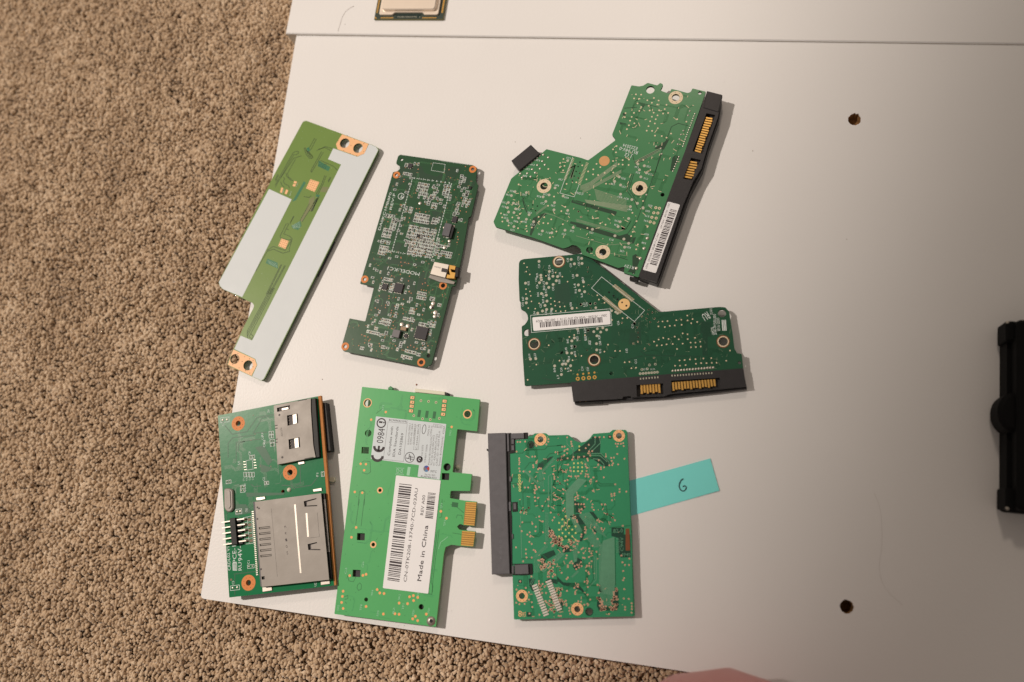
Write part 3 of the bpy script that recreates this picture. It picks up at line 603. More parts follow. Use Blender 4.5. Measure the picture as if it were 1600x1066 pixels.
R3 = [(Zf(533, 420), 66 / 5.92, 34 / 5.92), (Zg(588, 440), 68 / 5.92, 33 / 5.92), (Zg(248, 1030), 66 / 5.92, 33 / 5.92), (Zh(752, 232), 76 / 7.107, 42 / 7.107)]
b.plate(out3, [(c, i) for c, o, i in R3] + [(Zh(470, 145), 45 / 7.1), (Zg(800, 500), 3.1), (Zg(437, 810), 2.9), (Zh(1020, 180), 2.7), (Zg(125, 1010), 5.2), (Zi(160, 885), 2.4)], r=.5)
for c, o, i in R3: b.ring(c, o, i, tancu, 8)
T = b.top
a = Acc(); a.prism(circle(b.L(Zg(262, 188)), b.mm(48 / 5.92, Zg(262, 188)), 24), T, T + .06, .02); a.build('copper_disc', mat('brown_copper', C(196, 142, 90), .45, var=.12, vscale=500), b.e)
a = Acc()
for q in (Zg((0, 550), (70, 570), (378, 655), (368, 690), (100, 615), (0, 585)), Zg((0, 755), (360, 862), (400, 880), (470, 860), (545, 905), (520, 955), (440, 925), (280, 880), (0, 795)), Zf((780, 745), (888, 770), (888, 800), (770, 765)), Zf((790, 545), (888, 570), (888, 600), (785, 572)),
          Zf((430, 715), (540, 665), (560, 680), (480, 735), (415, 880), (400, 870)), Zh((600, 740), (690, 680), (620, 810), (510, 800)), Zh((715, 900), (745, 870), (800, 885), (720, 1055), (690, 1040)), Zi((150, 745), (180, 730), (215, 770), (170, 890), (110, 880), (150, 830)), Zi((130, 600), (180, 590), (160, 645), (110, 630)), Zg((540, 190), (770, 75), (800, 60), (620, 190), (545, 215)), Zh((335, 280), (410, 300), (390, 340), (360, 310)), Zh((165, 400), (200, 410), (190, 440), (165, 430)), Zh((130, 505), (205, 520), (195, 545), (135, 530))):
    a.poly(b.P(q), T + .012 + .0006 * len(a.f))
a.build('copper_patches', m3d, b.e, kind='stuff')
a = Acc()
hatch(a, b, [Zg(80, 545), Zg(100, 575), Zg(470, 660), Zg(490, 600)], 6, .42, T + .03)
for k in range(9):
    t = k / 8; a.ribbon(b.P(Zg((170 + 20 * t, 450 + 90 * t), (470 - 10 * t, 545 + 100 * t))), .3, T + .031)
for k in range(5): a.ribbon(b.P(Zg((40, 420 + 9 * k), (130, 385 + 9 * k), (380, 200 + 8 * k))), .34, T + .03)
for k in range(4): a.ribbon(b.P(Zg((60, 460 + 8 * k), (200, 390 + 8 * k), (420, 270 + 8 * k))), .3, T + .03)
for k in range(3): a.ribbon(b.P(Zg((545, 190 + 12 * k), (780, 70 + 12 * k))), .3, T + .032)
for k in range(3): a.ribbon(b.P(Zf((460, 685 - 8 * k), (560, 610 - 9 * k))), .22, T + .03)
for k in range(4): a.ribbon(b.P(Zf((770, 250 + 4 * k), (820, 230), (790 - 6 * k, 350))), .5, T + .03)
a.ribbon(b.P(Zf((440, 810), (545, 670), (620, 690), (740, 745))), .25, T + .033)
for k in range(3): a.ribbon(b.P(Zg((0, 725 + 9 * k), (380, 830 + 9 * k), (460, 820), (510, 740))), .22, T + .03)
a.ribbon(b.P(Zg((0, 880), (300, 965), (520, 945))), .25, T + .033); a.ribbon(b.P(Zg((300, 1040), (480, 1066))), .25, T + .033)
a.build('copper_traces', m3l, b.e, kind='stuff')
a = Acc()
for pts in (Zh((890, 545), (780, 518), (705, 555), (560, 930), (525, 1066)), Zg((790, 130), (560, 750), (470, 870)), Zg((520, 300), (470, 460), (540, 560), (570, 630)), Zg((535, 305), (490, 450), (560, 560)), Zf((355, 520), (330, 545), (380, 670)), Zf((345, 530), (345, 590), (370, 660)), Zf((385, 640), (345, 560)), Zh((410, 310), (350, 400)), Zh((400, 300), (560, 340)), Zg((515, 90), (535, 180)), Zf((805, 240), (770, 330)), Zi((0, 745), (110, 780)), Zh((180, 350), (320, 340)), Zh((440, 260), (520, 260))):
    a.ribbon(b.P(pts), .28, T + .034)
a.build('dark_traces', m3d, b.e, kind='stuff')
routes(b, out3, 120, mat('b3_trace', C(46, 98, 56), .35), 32, .2, (1, 5), tancu, .2)
v, s_, d_ = Acc(), Acc(), Acc()
dots(v, b, Zf, ((713, 170), (682, 207), (680, 245), (722, 233), (710, 275), (865, 300), (848, 345), (832, 385), (742, 400), (573, 262), (298, 405), (625, 517), (570, 602), (730, 612), (693, 652), (852, 655), (878, 705), (707, 773), (483, 705), (535, 708), (527, 762), (487, 748), (570, 765), (600, 728), (648, 840), (587, 895), (370, 790), (420, 803), (375, 838), (323, 750), (293, 810), (135, 672), (146, 710), (148, 748), (205, 785), (310, 678), (240, 710)), .42)
dots(v, b, Zg, ((375, 50), (343, 80), (370, 108), (225, 245), (190, 215), (160, 265), (58, 228), (112, 285), (35, 300), (20, 345), (97, 358), (158, 312), (205, 318), (265, 298), (345, 295), (343, 188), (432, 180), (432, 222), (395, 218), (490, 175), (487, 225), (622, 178), (278, 398), (620, 558), (522, 668), (560, 745), (543, 797), (525, 843), (510, 883), (22, 655), (45, 705), (157, 717), (225, 765), (273, 777), (105, 808), (660, 797), (572, 960), (557, 1005)), .42)
dots(v, b, Zh, ((310, 197), (368, 200), (290, 242), (345, 245), (328, 297), (437, 262), (510, 237), (562, 265), (487, 290), (547, 310), (650, 313), (630, 360), (452, 323), (368, 338), (348, 380), (288, 402), (195, 405), (263, 447), (187, 450), (245, 488), (293, 518), (232, 540), (210, 583), (463, 375), (568, 373), (507, 400), (550, 430), (612, 410), (668, 403), (487, 445), (530, 473), (468, 495), (520, 520), (450, 550), (553, 573), (430, 600), (490, 602), (522, 655), (597, 660), (650, 677), (768, 472), (700, 632), (535, 773), (585, 797), (595, 857), (870, 500)), .42)
dots(s_, b, Zf, ((527, 130), (573, 155), (518, 190), (542, 223), (472, 226), (497, 260), (425, 265), (452, 296), (379, 302), (410, 333), (315, 305), (330, 342)), .62, dome=.4)
dots(s_, b, Zh, ((910, 382), (890, 430), (838, 600), (812, 643), (795, 692), (775, 750)), .5, dome=.3)
dots(s_, b, Zg, ((785, 72), (742, 52), (793, 122), (652, 500)), .5, dome=.25)
dots(s_, b, Zi, ((275, 600), (248, 685), (216, 768), (184, 850)), .9, dome=.5)
for k in range(15): s_.dome(b.L(lerp(Zh(965, 412), Zh(832, 772), k / 14)), .45, T + .01, .35, 7)
for k in range(7): s_.dome(b.L(lerp(Zh(788, 890), Zh(722, 1048), k / 6)), .45, T + .01, .35, 7)
for (x, y) in ((345, 345), (375, 350), (328, 388), (362, 390), (312, 425), (348, 432), (298, 463), (330, 472)): v.ring(b.L(Zi(x, y)), .3, .72, T + .05, 10)
dots(d_, b, Zf, ((635, 437), (370, 480), (265, 472), (232, 508), (203, 572), (250, 577), (195, 620), (270, 630), (205, 660), (255, 665), (197, 740), (298, 715), (370, 727), (437, 750), (255, 795), (395, 685), (525, 520), (580, 502), (550, 562), (630, 573), (625, 640), (752, 645), (605, 852), (727, 828), (803, 803), (518, 835), (752, 185), (710, 512)), .72)
dots(d_, b, Zg, ((572, 217), (632, 232), (587, 270), (652, 298), (600, 335), (357, 377), (412, 410), (412, 495), (517, 545), (568, 580), (503, 610), (620, 620), (487, 720), (408, 750), (390, 795), (152, 820), (360, 880), (443, 910), (487, 950), (450, 985), (400, 335)), .72)
s3 = Acc(); rnd = random.Random(5)
for (Z, x, y) in [(Zf, *p) for p in ((655, 412), (355, 500), (240, 465), (205, 500), (170, 570), (285, 585), (165, 610), (300, 635), (180, 685), (185, 715), (225, 762), (275, 745), (355, 750), (430, 775), (245, 825), (405, 665), (490, 515), (550, 495), (525, 580), (620, 600), (755, 675), (575, 850), (720, 862), (795, 835), (500, 865), (765, 160), (745, 525), (480, 180), (432, 222), (388, 262), (360, 325), (690, 358))] + [(Zg, *p) for p in ((565, 245), (675, 240), (575, 295), (690, 310), (650, 350), (345, 400), (445, 425), (410, 520), (470, 535), (500, 635), (690, 600), (665, 650), (660, 695), (650, 740), (380, 740), (375, 780), (145, 850), (430, 1020), (490, 985), (655, 865), (630, 945), (330, 915), (440, 350))]:
    st = random.choice(('C', 'R')) + str(rnd.randint(10, 99)); p0 = b.L(Z(x + 18, y - 3)); p1 = b.L(Z(x - 20, y - 11)); s3.text(st, p0, p1, .95, T + .06)
s3.text('E222034', b.L(Zg(572, 62)), b.L(Zg(440, 27)), 1.6, T + .06); s3.text('RU 94V-0', b.L(Zg(576, 98)), b.L(Zg(408, 55)), 1.8, T + .06); s3.text('J (2', b.L(Zg(525, 135)), b.L(Zg(458, 112)), 1.8, T + .06); s3.text('CON1', b.L(Zg(70, 485)), b.L(Zg(0, 470)), 1.2, T + .06); s3.text('R12V', b.L(Zi(165, 835)), b.L(Zi(85, 815)), 1.5, T + .06)
s3.ribbon(b.P([Zf(800, 150), Zf(680, 485), Zf(812, 520), Zf(860, 400)]), .2, T + .055)
for q in (Zf((712, 362), (735, 370), (815, 165), (795, 155)), Zg((15, 400), (40, 412), (118, 205), (95, 198))):
    cp = Acc(); hatch(cp, b, [q[0], q[3], q[2], q[1]], 17, .22, T + .05); cp.build('connector_footprint', tancu, b.e, kind='stuff')
v.build('vias', tancu, b.e, kind='stuff'); s_.build('solder_joints', solder, b.e, kind='stuff'); d_.build('test_pads', padgrey, b.e, kind='stuff'); s3.build('silkscreen_print', silk, b.e, kind='stuff')
a = Acc(); dots(a, b, Zf, ((865, 198), (848, 240), (830, 285), (812, 328), (795, 373), (428, 595), (472, 605), (455, 648), (412, 635)), .36, .06)
a.build('drill_holes', hole_dark, b.e, kind='stuff')
# small black header at the corner
hd = b.part('pin_header', Zf((410, 35), (497, 120), (305, 278), (230, 183)), -4.2, 1.2, blackp, .3, label='small black header at the cut corner')
for k in range(8): c = lerp(Zf(492, 135), Zf(318, 272), k / 7); a = Acc(); a.box(b.L(c), .35, .7, .6, T - .2, T + .35, .05); a.build('pin', solder, hd)
# long black edge connector: lower block on the panel plus upper frame with the two contact pockets
cw = .9
cn = b.part('edge_connector', [(1105, 142.5), (1128.5, 148.5), (1123.5, 183), (1108, 227), (1098, 262), (1078, 300), (1056, 362), (1031, 432), (1026, 442), (997.5, 432.5)], -6.8, -1.3, blackp, .2, pw=cw)
frame = [(1105, 142.5), (1128.5, 148.5), (1121.5, 183), (1106, 227), (1096, 262), (1083, 283), (1068, 318.5), (1026, 441), (997.5, 432.5)]
pk1 = [Zh(1093, 405), Zh(1190, 425), Zh(1052, 855), Zh(938, 828)]; pk2 = [Zh(922, 900), Zh(1032, 925), (1086, 266), (1081.5, 282.5), (1067.5, 279)]
pl = plate('connector_frame', b.P(frame, cw), [b.P(pk1, cw), b.P(pk2, cw)], T - 1.25, T + cw, [blackp], cn); pl.parent = cn
b.part('end_cap', [Zh(1098, 158), Zh(1272, 204), Zh(1228, 395), Zh(1060, 345)], -1.0, cw + .35, blackp, .3, parent=cn)
b.part('end_block', [Zi(130, 915), Zi(200, 935), Zi(190, 962), Zi(125, 940)], -4, -.8, deepblack, .1, parent=cn)
for k in range(15):
    c0, c1 = lerp(Zh(1085, 455), Zh(965, 818), k / 14), lerp(Zh(1168, 468), Zh(1032, 838), k / 14); d = Vector(c1) - Vector(c0); n = Vector((-d.y, d.x)).normalized() * 1.3
    e = 0.0 if k % 4 else 0.1; c1 = lerp(c1, c0, e)
    finger(b, [(c0[0] - n.x, c0[1] - n.y), (c1[0] - n.x, c1[1] - n.y), (c1[0] + n.x, c1[1] + n.y), (c0[0] + n.x, c0[1] + n.y)], .1, gold, cn, h=1.5)
for k in range(7):
    c0, c1 = lerp(Zh(905, 942), Zi(585, 85), k / 6), lerp(Zh(1000, 958), Zi(655, 98), k / 6); d = Vector(c1) - Vector(c0); n = Vector((-d.y, d.x)).normalized() * 1.3
    c1 = lerp(c1, c0, 0.0 if k % 3 else .12)
    finger(b, [(c0[0] - n.x, c0[1] - n.y), (c1[0] - n.x, c1[1] - n.y), (c1[0] + n.x, c1[1] + n.y), (c0[0] + n.x, c0[1] + n.y)], .1, gold, cn, h=1.5)
lq = Zi((445, 293), (547, 320), (345, 890), (236, 861))
lb = sticker(b, lq, cw + .06, paper); a = Acc(); z = T + cw + .08
w_ = cw + .06
barcode(a, b.L(Zi(465, 355), w_), b.L(Zi(520, 370), w_), b.L(Zi(350, 832), w_), b.L(Zi(293, 818), w_), z, 4, 95)
a.text('2061 - 701590 - W00 AD', b.L(Zi(452, 305), w_), b.L(Zi(378, 515), w_), .85, z); a.text('XW 2T14 BM82 1 0001002  9H29', b.L(Zi(360, 555), w_), b.L(Zi(256, 850), w_), .85, z)
a.build('barcode_print', ink, lb)
under(b, [((850, 315), 6, 6), ((1000, 220), 4, 4), ((1020, 170), 4, 3)])
# ================================================================== board: dark drive board with label and bottom connector
Zj, Zk, Zl, Zm, Zn = Zoom(800, 390, 9.692), Zoom(800, 500, 7.614), Zoom(900, 400, 9.692), Zoom(890, 500, 7.614), Zoom(980, 420, 4.847)
m4 = mat('deep_green_mask', C(38, 76, 52), 0.26, spec=.28, var=0.09, vscale=120, bump=0.06, bscale=500)
m4d = mat('deep_green_dark', C(26, 62, 42), 0.42, var=.1)
b = Board('dark green drive circuit board with long white barcode label and black connector along its bottom', 4.6, 1.5, (831.5, 495.9), (952.9, 485.6), m4)
out4 = [Zj(105, 205), Zj(125, 165), Zj(175, 145), Zj(1050, 66), (916, 397), (919, 401), Zl(1260, 850), Zn(690, 290), Zn(742, 292), Zn(772, 325), Zn(800, 500), Zn(812, 605), Zn(832, 640), Zn(868, 646), Zn(880, 765), (892, 600), Zk(700, 746), Zk(152, 785), Zk(126, 400), Zk(115, 76), Zk(150, 58), Zk(178, 20), Zj(245, 1050), Zj(232, 985), Zj(190, 932), Zj(136, 906), Zj(130, 800), Zj(114, 780), Zj(100, 450)]
R4 = [(Zj(710, 185), 88 / 9.692, 62 / 9.692), (Zk(265, 288), 70 / 7.614, 54 / 7.614), (Zm(293, 477), 72 / 7.614, 54 / 7.614), (Zn(727, 552), 46 / 4.847, 34 / 4.847)]
b.plate(out4, [(c, i) for c, o, i in R4] + [(Zk(182, 150), 43 / 7.614), (Zn(718, 338), 31 / 4.847), (Zm(492, 635), 2.6), (Zk(587, 388), 2.8), (Zn(850, 712), 2.6)], r=.5)
for c, o, i in R4:
    b.ring(c, o * 1.06, o * .93, mat('brown_ring', C(128, 72, 44), .5), name='annular_ring'); b.ring(c, o * .92, i, tancu, 0, h=.25)
T = b.top; Zx = Zoom(790, 380, 4.1)
a = Acc()
for q in (Zn((555, 400), (640, 400), (640, 515), (610, 515), (610, 660), (570, 660), (570, 490), (555, 490)), Zm((740, 0), (850, 0), (850, 300), (700, 290)), Zj((640, 560), (860, 480), (900, 800), (650, 900)), Zk((860, 60), (990, 110), (990, 200), (870, 200))): a.poly(b.P(q), T + .012 + .001 * len(a.f))
for k in range(22): a.ribbon(b.P([Zj(640 + 14 * k, 500 + (k * 37) % 60), Zj(655 + 14 * k, 760 - (k * 53) % 70)]), .16, T + .02)
for k in range(16): a.ribbon(b.P([Zm(500 + 15 * k, 60 + (k * 31) % 40), Zm(505 + 15 * k, 290 - (k * 17) % 60)]), .16, T + .02)
for pts in (Zn((100, 620), (140, 655), (560, 665)), Zn((0, 690), (120, 660)), Zk((360, 690), (470, 720), (590, 735)), Zk((740, 380), (820, 250), (830, 100)), Zj((270, 780), (340, 830))): a.ribbon(b.P(pts), .5, T + .025)
a.build('copper_patches', m4d, b.e, kind='stuff')
routes(b, out4, 130, mat('b4_trace', C(28, 68, 44), .35), 33, .18, (1, 6), mat('b4_via', C(120, 130, 100), .5), .13)
v, d_, s_, y_ = Acc(), Acc(), Acc(), Acc()
dots(v, b, Zj, ((183, 210), (228, 268), (215, 335), (270, 378), (212, 600), (272, 635), (212, 675), (285, 702), (295, 787), (247, 888), (352, 897), (410, 815), (588, 738), (590, 828), (645, 785), (717, 795), (655, 850), (727, 868), (797, 862), (665, 932), (738, 937), (810, 930), (515, 400), (660, 350), (762, 412), (842, 487), (1085, 560), (1163, 540), (1163, 675), (980, 885), (1190, 890), (1145, 270), (1150, 340)), .34)
dots(v, b, Zk, ((187, 713), (290, 532), (437, 302), (683, 203), (740, 180), (720, 480), (565, 485), (700, 602), (635, 580), (800, 597), (826, 428), (757, 432), (893, 360), (868, 182)), .36)
dots(v, b, Zl, ((178, 173), (180, 243), (192, 442), (192, 577), (323, 597), (347, 662), (432, 710), (222, 795), (705, 945), (777, 940), (697, 1012), (545, 970), (1100, 815), (1155, 857), (1085, 882), (995, 920), (1063, 952), (1188, 952), (1123, 1003), (1243, 1003)), .36)
dots(v, b, Zm, ((622, 37), (457, 295), (415, 378), (542, 370), (600, 370), (655, 505), (712, 500), (735, 575), (790, 570), (803, 92), (813, 153), (813, 208), (813, 262), (758, 285), (890, 345), (207, 360), (113, 598), (1003, 452), (945, 293)), .36)
dots(v, b, Zn, ((163, 310), (190, 330), (155, 343), (112, 362), (145, 378), (208, 378), (175, 405), (235, 403), (268, 400), (305, 397), (237, 437), (285, 442), (323, 433), (360, 430), (372, 390), (410, 387), (412, 425), (455, 355), (457, 392), (495, 382), (485, 413), (530, 403), (420, 490), (457, 497), (360, 515), (390, 535), (458, 533), (513, 523), (313, 532), (273, 525), (238, 537), (203, 553), (167, 575), (225, 582), (262, 580), (298, 573), (345, 570), (420, 568), (480, 560), (517, 560), (553, 553), (483, 595), (520, 593), (557, 590), (378, 608), (132, 605), (205, 675), (397, 695), (435, 692), (475, 688), (517, 685), (577, 680), (637, 677), (362, 735), (400, 735), (442, 730), (520, 720), (560, 715), (600, 715), (640, 713), (677, 712), (750, 697), (778, 620), (75, 445), (82, 485), (82, 520), (80, 552), (45, 567)), .36)
dots(d_, b, Zj, ((410, 180), (895, 150), (945, 218), (1055, 135), (1060, 212), (567, 333), (563, 445), (620, 405), (690, 410), (672, 473), (437, 390), (440, 430), (445, 460), (417, 503), (525, 512), (557, 575), (623, 530), (205, 510), (447, 668), (520, 692), (222, 745), (217, 808), (530, 782), (500, 848), (525, 908), (462, 932), (603, 903), (390, 965), (910, 890), (985, 392), (1083, 492), (1005, 537), (1022, 620), (1100, 640), (1045, 833), (1185, 822)), .72)
dots(d_, b, Zk, ((220, 467), (283, 462), (507, 548), (588, 650), (748, 318), (655, 393), (712, 250), (742, 215), (665, 490), (600, 528), (640, 525), (697, 545), (905, 122), (780, 110)), .7)
dots(d_, b, Zm, ((330, 105), (395, 95), (440, 118), (220, 125), (288, 140), (320, 283), (322, 357), (325, 190), (370, 145), (770, 45), (885, 1020)[:2] if False else (770, 45), (60, 318), (25, 395)), .66)
dots(d_, b, Zl, ((885, 1020), (300, 785), (290, 720), (215, 722), (72, 735), (540, 830), (600, 850), (630, 870)), .62)
for k in range(4): y_.ring(b.L(Zm(97 + 67 * k, 700 - 6 * k)), .42, .95, T + .05, 12); y_.disc(b.L(Zm(95 + 67 * k, 650 - 8 * k)), .5, T + .04, 8)
for k in range(7): d_.ring(b.L(lerp(Zm(840, 640), Zm(1045, 622), k / 6)), .18, .62, T + .05, 10)
for k in range(15): s_.dome(b.L(lerp(Zn(345, 774), Zn(652, 749), k / 14)), .62, T + .01, .35, 8)
for (x, y) in ((860, 590), (925, 583), (950, 537), (1020, 527)): d_.ring(b.L(Zm(x, y)), .35, .6, T + .05, 10)
s4 = Acc(); rnd = random.Random(8)
for (Z, x, y, l) in [(Zj, *p, 60) for p in ((415, 250), (388, 390), (370, 455), (385, 560), (570, 265), (620, 330), (562, 395), (730, 375), (722, 485), (255, 508), (485, 510), (490, 580), (518, 625), (628, 592), (400, 680), (480, 700), (172, 745), (168, 830), (478, 780), (440, 850), (345, 965), (1080, 445), (955, 545), (970, 630), (1060, 690), (895, 830), (930, 405), (850, 160), (895, 238), (1010, 135), (1018, 215), (1095, 835), (1135, 830), (520, 955), (600, 950))] + [(Zk, *p, 48) for p in ((210, 425), (275, 420), (510, 595), (590, 590), (550, 675), (645, 350), (712, 320), (665, 250), (780, 220), (790, 140), (750, 395), (680, 455), (620, 500), (670, 590), (870, 125), (880, 215), (925, 270), (905, 585), (840, 580))] + [(Zm, *p, 48) for p in ((185, 130), (245, 270), (190, 220), (355, 205), (365, 275), (365, 370), (580, 35), (750, 75), (680, 365), (790, 495), (105, 140))]:
    st = rnd.choice(('C', 'R', 'L')) + str(rnd.randint(1, 60)); s4.text(st, b.L(Z(x + 12, y + l * .5)), b.L(Z(x + 8, y - l * .5)), 1.0, T + .06)
for k in range(2): s4.text('S31  C27', b.L(Zm(1015 - 90 * k, 575 - 0 * k)), b.L(Zm(960 - 90 * k, 580)), .8, T + .06)
Pz = Zn
s4.text('RU', b.L(Pz(603, 325)), b.L(Pz(560, 350)), 3.6, T + .06)
for p0, p1, st in (((655, 325), (650, 318), ''), ((650, 322), (592, 345), 'DS 94V-0'), ((678, 345), (640, 500), '2060-701590-000')):
    if st: s4.text(st, b.L(Pz(*p1)) if False else b.L(Pz(p0[0], max(p0[1], p1[1]))), b.L(Pz(p0[0] - 6, min(p0[1], p1[1]) - 22 if st == 'DS 94V-0' else min(p0[1], p1[1]))), 1.3, T + .06)
s4.text('REV A  E22203', b.L(Pz(706, 470)), b.L(Pz(697, 372)), 1.3, T + .06); s4.text('WPS27A', b.L(Pz(668, 500)), b.L(Pz(655, 440)), 1.4, T + .06)
for x in (725, 737, 749): s4.ribbon(b.P(Pz((x, 470), (x - 6, 388))), .5, T + .06)
for q in (Zx((160, 463), (672, 421), (681, 528), (166, 573)), Zl((388, 318), (235, 488), (885, 995), (1040, 825))): s4.ribbon(b.P(q), .2, T + .055, closed=True)
for q in (Zl((548, 462), (592, 425), (888, 660), (842, 700)), Zl((390, 640), (430, 605), (712, 842), (668, 882))):
    cp = Acc(); hatch(cp, b, [q[0], q[3], q[2], q[1]], 24, .2, T + .065); cp.build('connector_footprint', tancu, b.e, kind='stuff')
v.build('vias', tancu, b.e, kind='stuff'); d_.build('test_pads', padgrey, b.e, kind='stuff'); s_.build('solder_joints', solder, b.e, kind='stuff'); y_.build('gold_pads', gold, b.e, kind='stuff'); s4.build('silkscreen_print', silk, b.e, kind='stuff')
a = Acc(); a.prism(circle(b.L(Zl(728, 733)), b.mm(88 / 9.692, Zl(728, 733)), 26), T, T + .08, .02); cd = a.build('copper_disc', mat('gold_copper', C(220, 172, 112), .42, var=.06), b.e)
a = Acc(); a.disc(b.L(Zl(698, 705)), .42, T + .095, 9); a.disc(b.L(Zl(763, 755)), .48, T + .095, 9); a.build('disc_holes', hole_dark, cd)
a = Acc(); dots(a, b, Zl, ((500, 552), (568, 605), (630, 657), (292, 720)), .48, .066, 9); dots(a, b, Zk, ((587, 388),), .1); a.build('drill_holes', hole_dark, b.e, kind='stuff')
lq = Zx((171, 476), (668, 434), (673, 520), (178, 563)); lb = sticker(b, lq, .14, paper); a = Acc(); z = T + .16
barcode(a, b.L(Zx(222, 542)), b.L(Zx(219, 508)), b.L(Zx(622, 474)), b.L(Zx(625, 508)), z, 9, 120)
a.text('2061 - 701590 - W00 AD XW 2T14  1  0001002  9H29', b.L(Zx(648, 456)), b.L(Zx(195, 494)), 1.2, z); a.build('barcode_print', ink, lb)
# connector along the bottom edge
cw = .5
base = [(892, 597), (1161.5, 575.5), (1167.5, 606), (1122, 611.5), (1040, 620.5), (897, 630.5)]
cn = b.part('edge_connector', base, -4.6, -1.6, blackp, .2, pw=cw)
pk1 = Zm((795, 775), (1112, 755), (1122, 893), (800, 918)); pk2 = Zn((333, 848), (700, 826), (706, 912), (335, 940))
plate('connector_frame', b.P([(892, 597), (1161.5, 575.5), (1166, 604), (1122, 608.5), Zn(330, 948), Zm(1122, 905), Zm(735, 922), Zm(720, 905), Zm(640, 912), Zm(625, 935), (896, 627.5)], cw), [b.P(pk1, cw), b.P(pk2, cw)], T - 1.55, T + cw, [blackp], cn)
for k in range(7):
    c0, c1 = lerp(Zm(855, 770), Zm(1062, 760), k / 6), lerp(Zm(860, 882), Zm(1070, 868), k / 6); c1 = lerp(c1, c0, .12 if k % 2 else 0); n = 13 / 7.614
    finger(b, [(c0[0] - n, c0[1]), (c0[0] + n, c0[1]), (c1[0] + n, c1[1]), (c1[0] - n, c1[1])], -.1, gold, cn, h=1.4)
for k in range(15):
    c0, c1 = lerp(Zn(345, 860), Zn(658, 836), k / 14), lerp(Zn(352, 925), Zn(665, 897), k / 14); c1 = lerp(c1, c0, .12 if k % 3 else 0); n = 8.2 / 4.847
    finger(b, [(c0[0] - n, c0[1]), (c0[0] + n, c0[1]), (c1[0] + n, c1[1]), (c1[0] - n, c1[1])], -.1, gold, cn, h=1.4)
b.part('pin_recess', Zm((62, 950), (385, 935), (392, 985), (68, 1003)), -4.4, -1.2, deepblack, .1, parent=cn, pw=-1.2)
for x, y in ((123, 965), (193, 960), (262, 953), (330, 948)):
    a = Acc(); a.dome(b.L(Zm(x, y), -.6), .42, T - 1.2, .6, 8); a.build('pin', gold, cn)
for k in range(22):
    c = lerp(Zm(845, 703), Zm(1050, 685), k / 6) if k < 7 else lerp(Zn(340, 812), Zn(640, 792), (k - 7) / 14)
    a = Acc(); a.box(b.L(c), .25, .4, 0, T + cw - .3, T + cw + .05); a.build('pin', padgrey, cn)
under(b, [((870, 440), 6, 5), ((850, 560), 5, 5), ((985, 500), 6, 6), ((1110, 510), 4, 4)])
# ================================================================== board: bright green plug-in card with two labels
Zo, Zp = Zoom(520, 595, 5.465), Zoom(510, 780, 5.078)
m5 = mat('bright_green_mask', C(86, 158, 92), 0.26, spec=.28, var=0.05, vscale=100, bump=0.05, bscale=500)
m5d = mat('bright_green_dark', C(40, 96, 54), .45)
b = Board('bright green plug-in card with two printed labels and gold edge contacts', 4.6, 1.5, (565.7, 604.5), (749.6, 624.3), m5)
out5 = [Zo(250, 52), Zo(1256, 160), Zo(1232, 432), Zo(1062, 414), Zo(1022, 782), Zo(1187, 797), Zo(1172, 942), Zo(1006, 940), Zo(1000, 1003), Zp(1100, 12), Zp(1192, 20), Zp(1172, 212), Zp(1086, 206), Zp(1060, 196), Zp(1035, 218), Zp(1054, 242), Zp(1082, 246), Zp(1182, 256), Zp(1166, 377), Zp(1064, 371), Zp(990, 362), Zp(945, 380), Zp(932, 430), Zp(868, 1014), Zp(63, 912)]
H5 = [(Zo(297, 190), 30 / 5.465), (Zo(1150, 285), 28 / 5.465), (Zo(302, 448), 29 / 5.465), (Zo(975, 737), 32 / 5.465), (Zo(403, 936), 2.6), (Zp(372, 361), 2.9), (Zp(315, 797), 3.1), (Zp(752, 855), 4.2)]
def sq(Z, x, y, h): return [Z(x - h, y - h + 3), Z(x + h, y - h + 6), Z(x + h - 3, y + h), Z(x - h - 3, y + h - 3)]
H5s = [sq(Zo, 278, 593, 31), sq(Zo, 963, 817, 32), sq(Zp, 275, 297, 31), sq(Zp, 240, 588, 31)]
b.plate(out5, H5 + H5s, r=.4, edge=mat('laminate_edge_pale', C(110, 140, 84), .7))
T = b.top
for c, o, i in ((Zo(297, 190), 38, 30.5), (Zo(1150, 285), 38, 28.5), (Zo(403, 936), 26, 14.5)): b.ring(c, o / 5.465, i / 5.465, copper)
b.ring(Zp(372, 361), 26 / 5.078, 15 / 5.078, copper)
# what shows in the dark openings: parts mounted on the underside
for q in H5s[1:]: a = Acc(); a.prism(b.P([lerp(p, q[(i + 2) % 4], -.1) for i, p in enumerate(q)]), 1.2, T - b.th - .05); a.build('underside_chip', deepblack, b.e)
for c, h in (H5[3], H5[7]): a = Acc(); a.prism(circle(b.L(c), b.mm(h, c) + .3, 16), .6, T - b.th - .05); a.build('underside_post', deepblack, b.e)
routes(b, out5, 40, mat('b5_trace', C(70, 146, 84), .35), 34, .3, (1, 2))
v, d_, s5, o_, dk = Acc(), Acc(), Acc(), Acc(), Acc()
dots(v, b, Zo, ((453, 268), (328, 333), (1015, 395), (238, 710), (283, 713), (268, 765), (188, 950), (252, 957)), .62)
dots(v, b, Zp, ((236, 225), (199, 303), (908, 97), (953, 152), (185, 607), (290, 605), (315, 597), (133, 731), (127, 772), (121, 820), (133, 868), (315, 852), (403, 718), (424, 745), (457, 749), (577, 825), (644, 830), (660, 775), (690, 766), (725, 780), (692, 805), (452, 912), (544, 910), (577, 914), (793, 913), (706, 930), (685, 950), (724, 964)), .66)
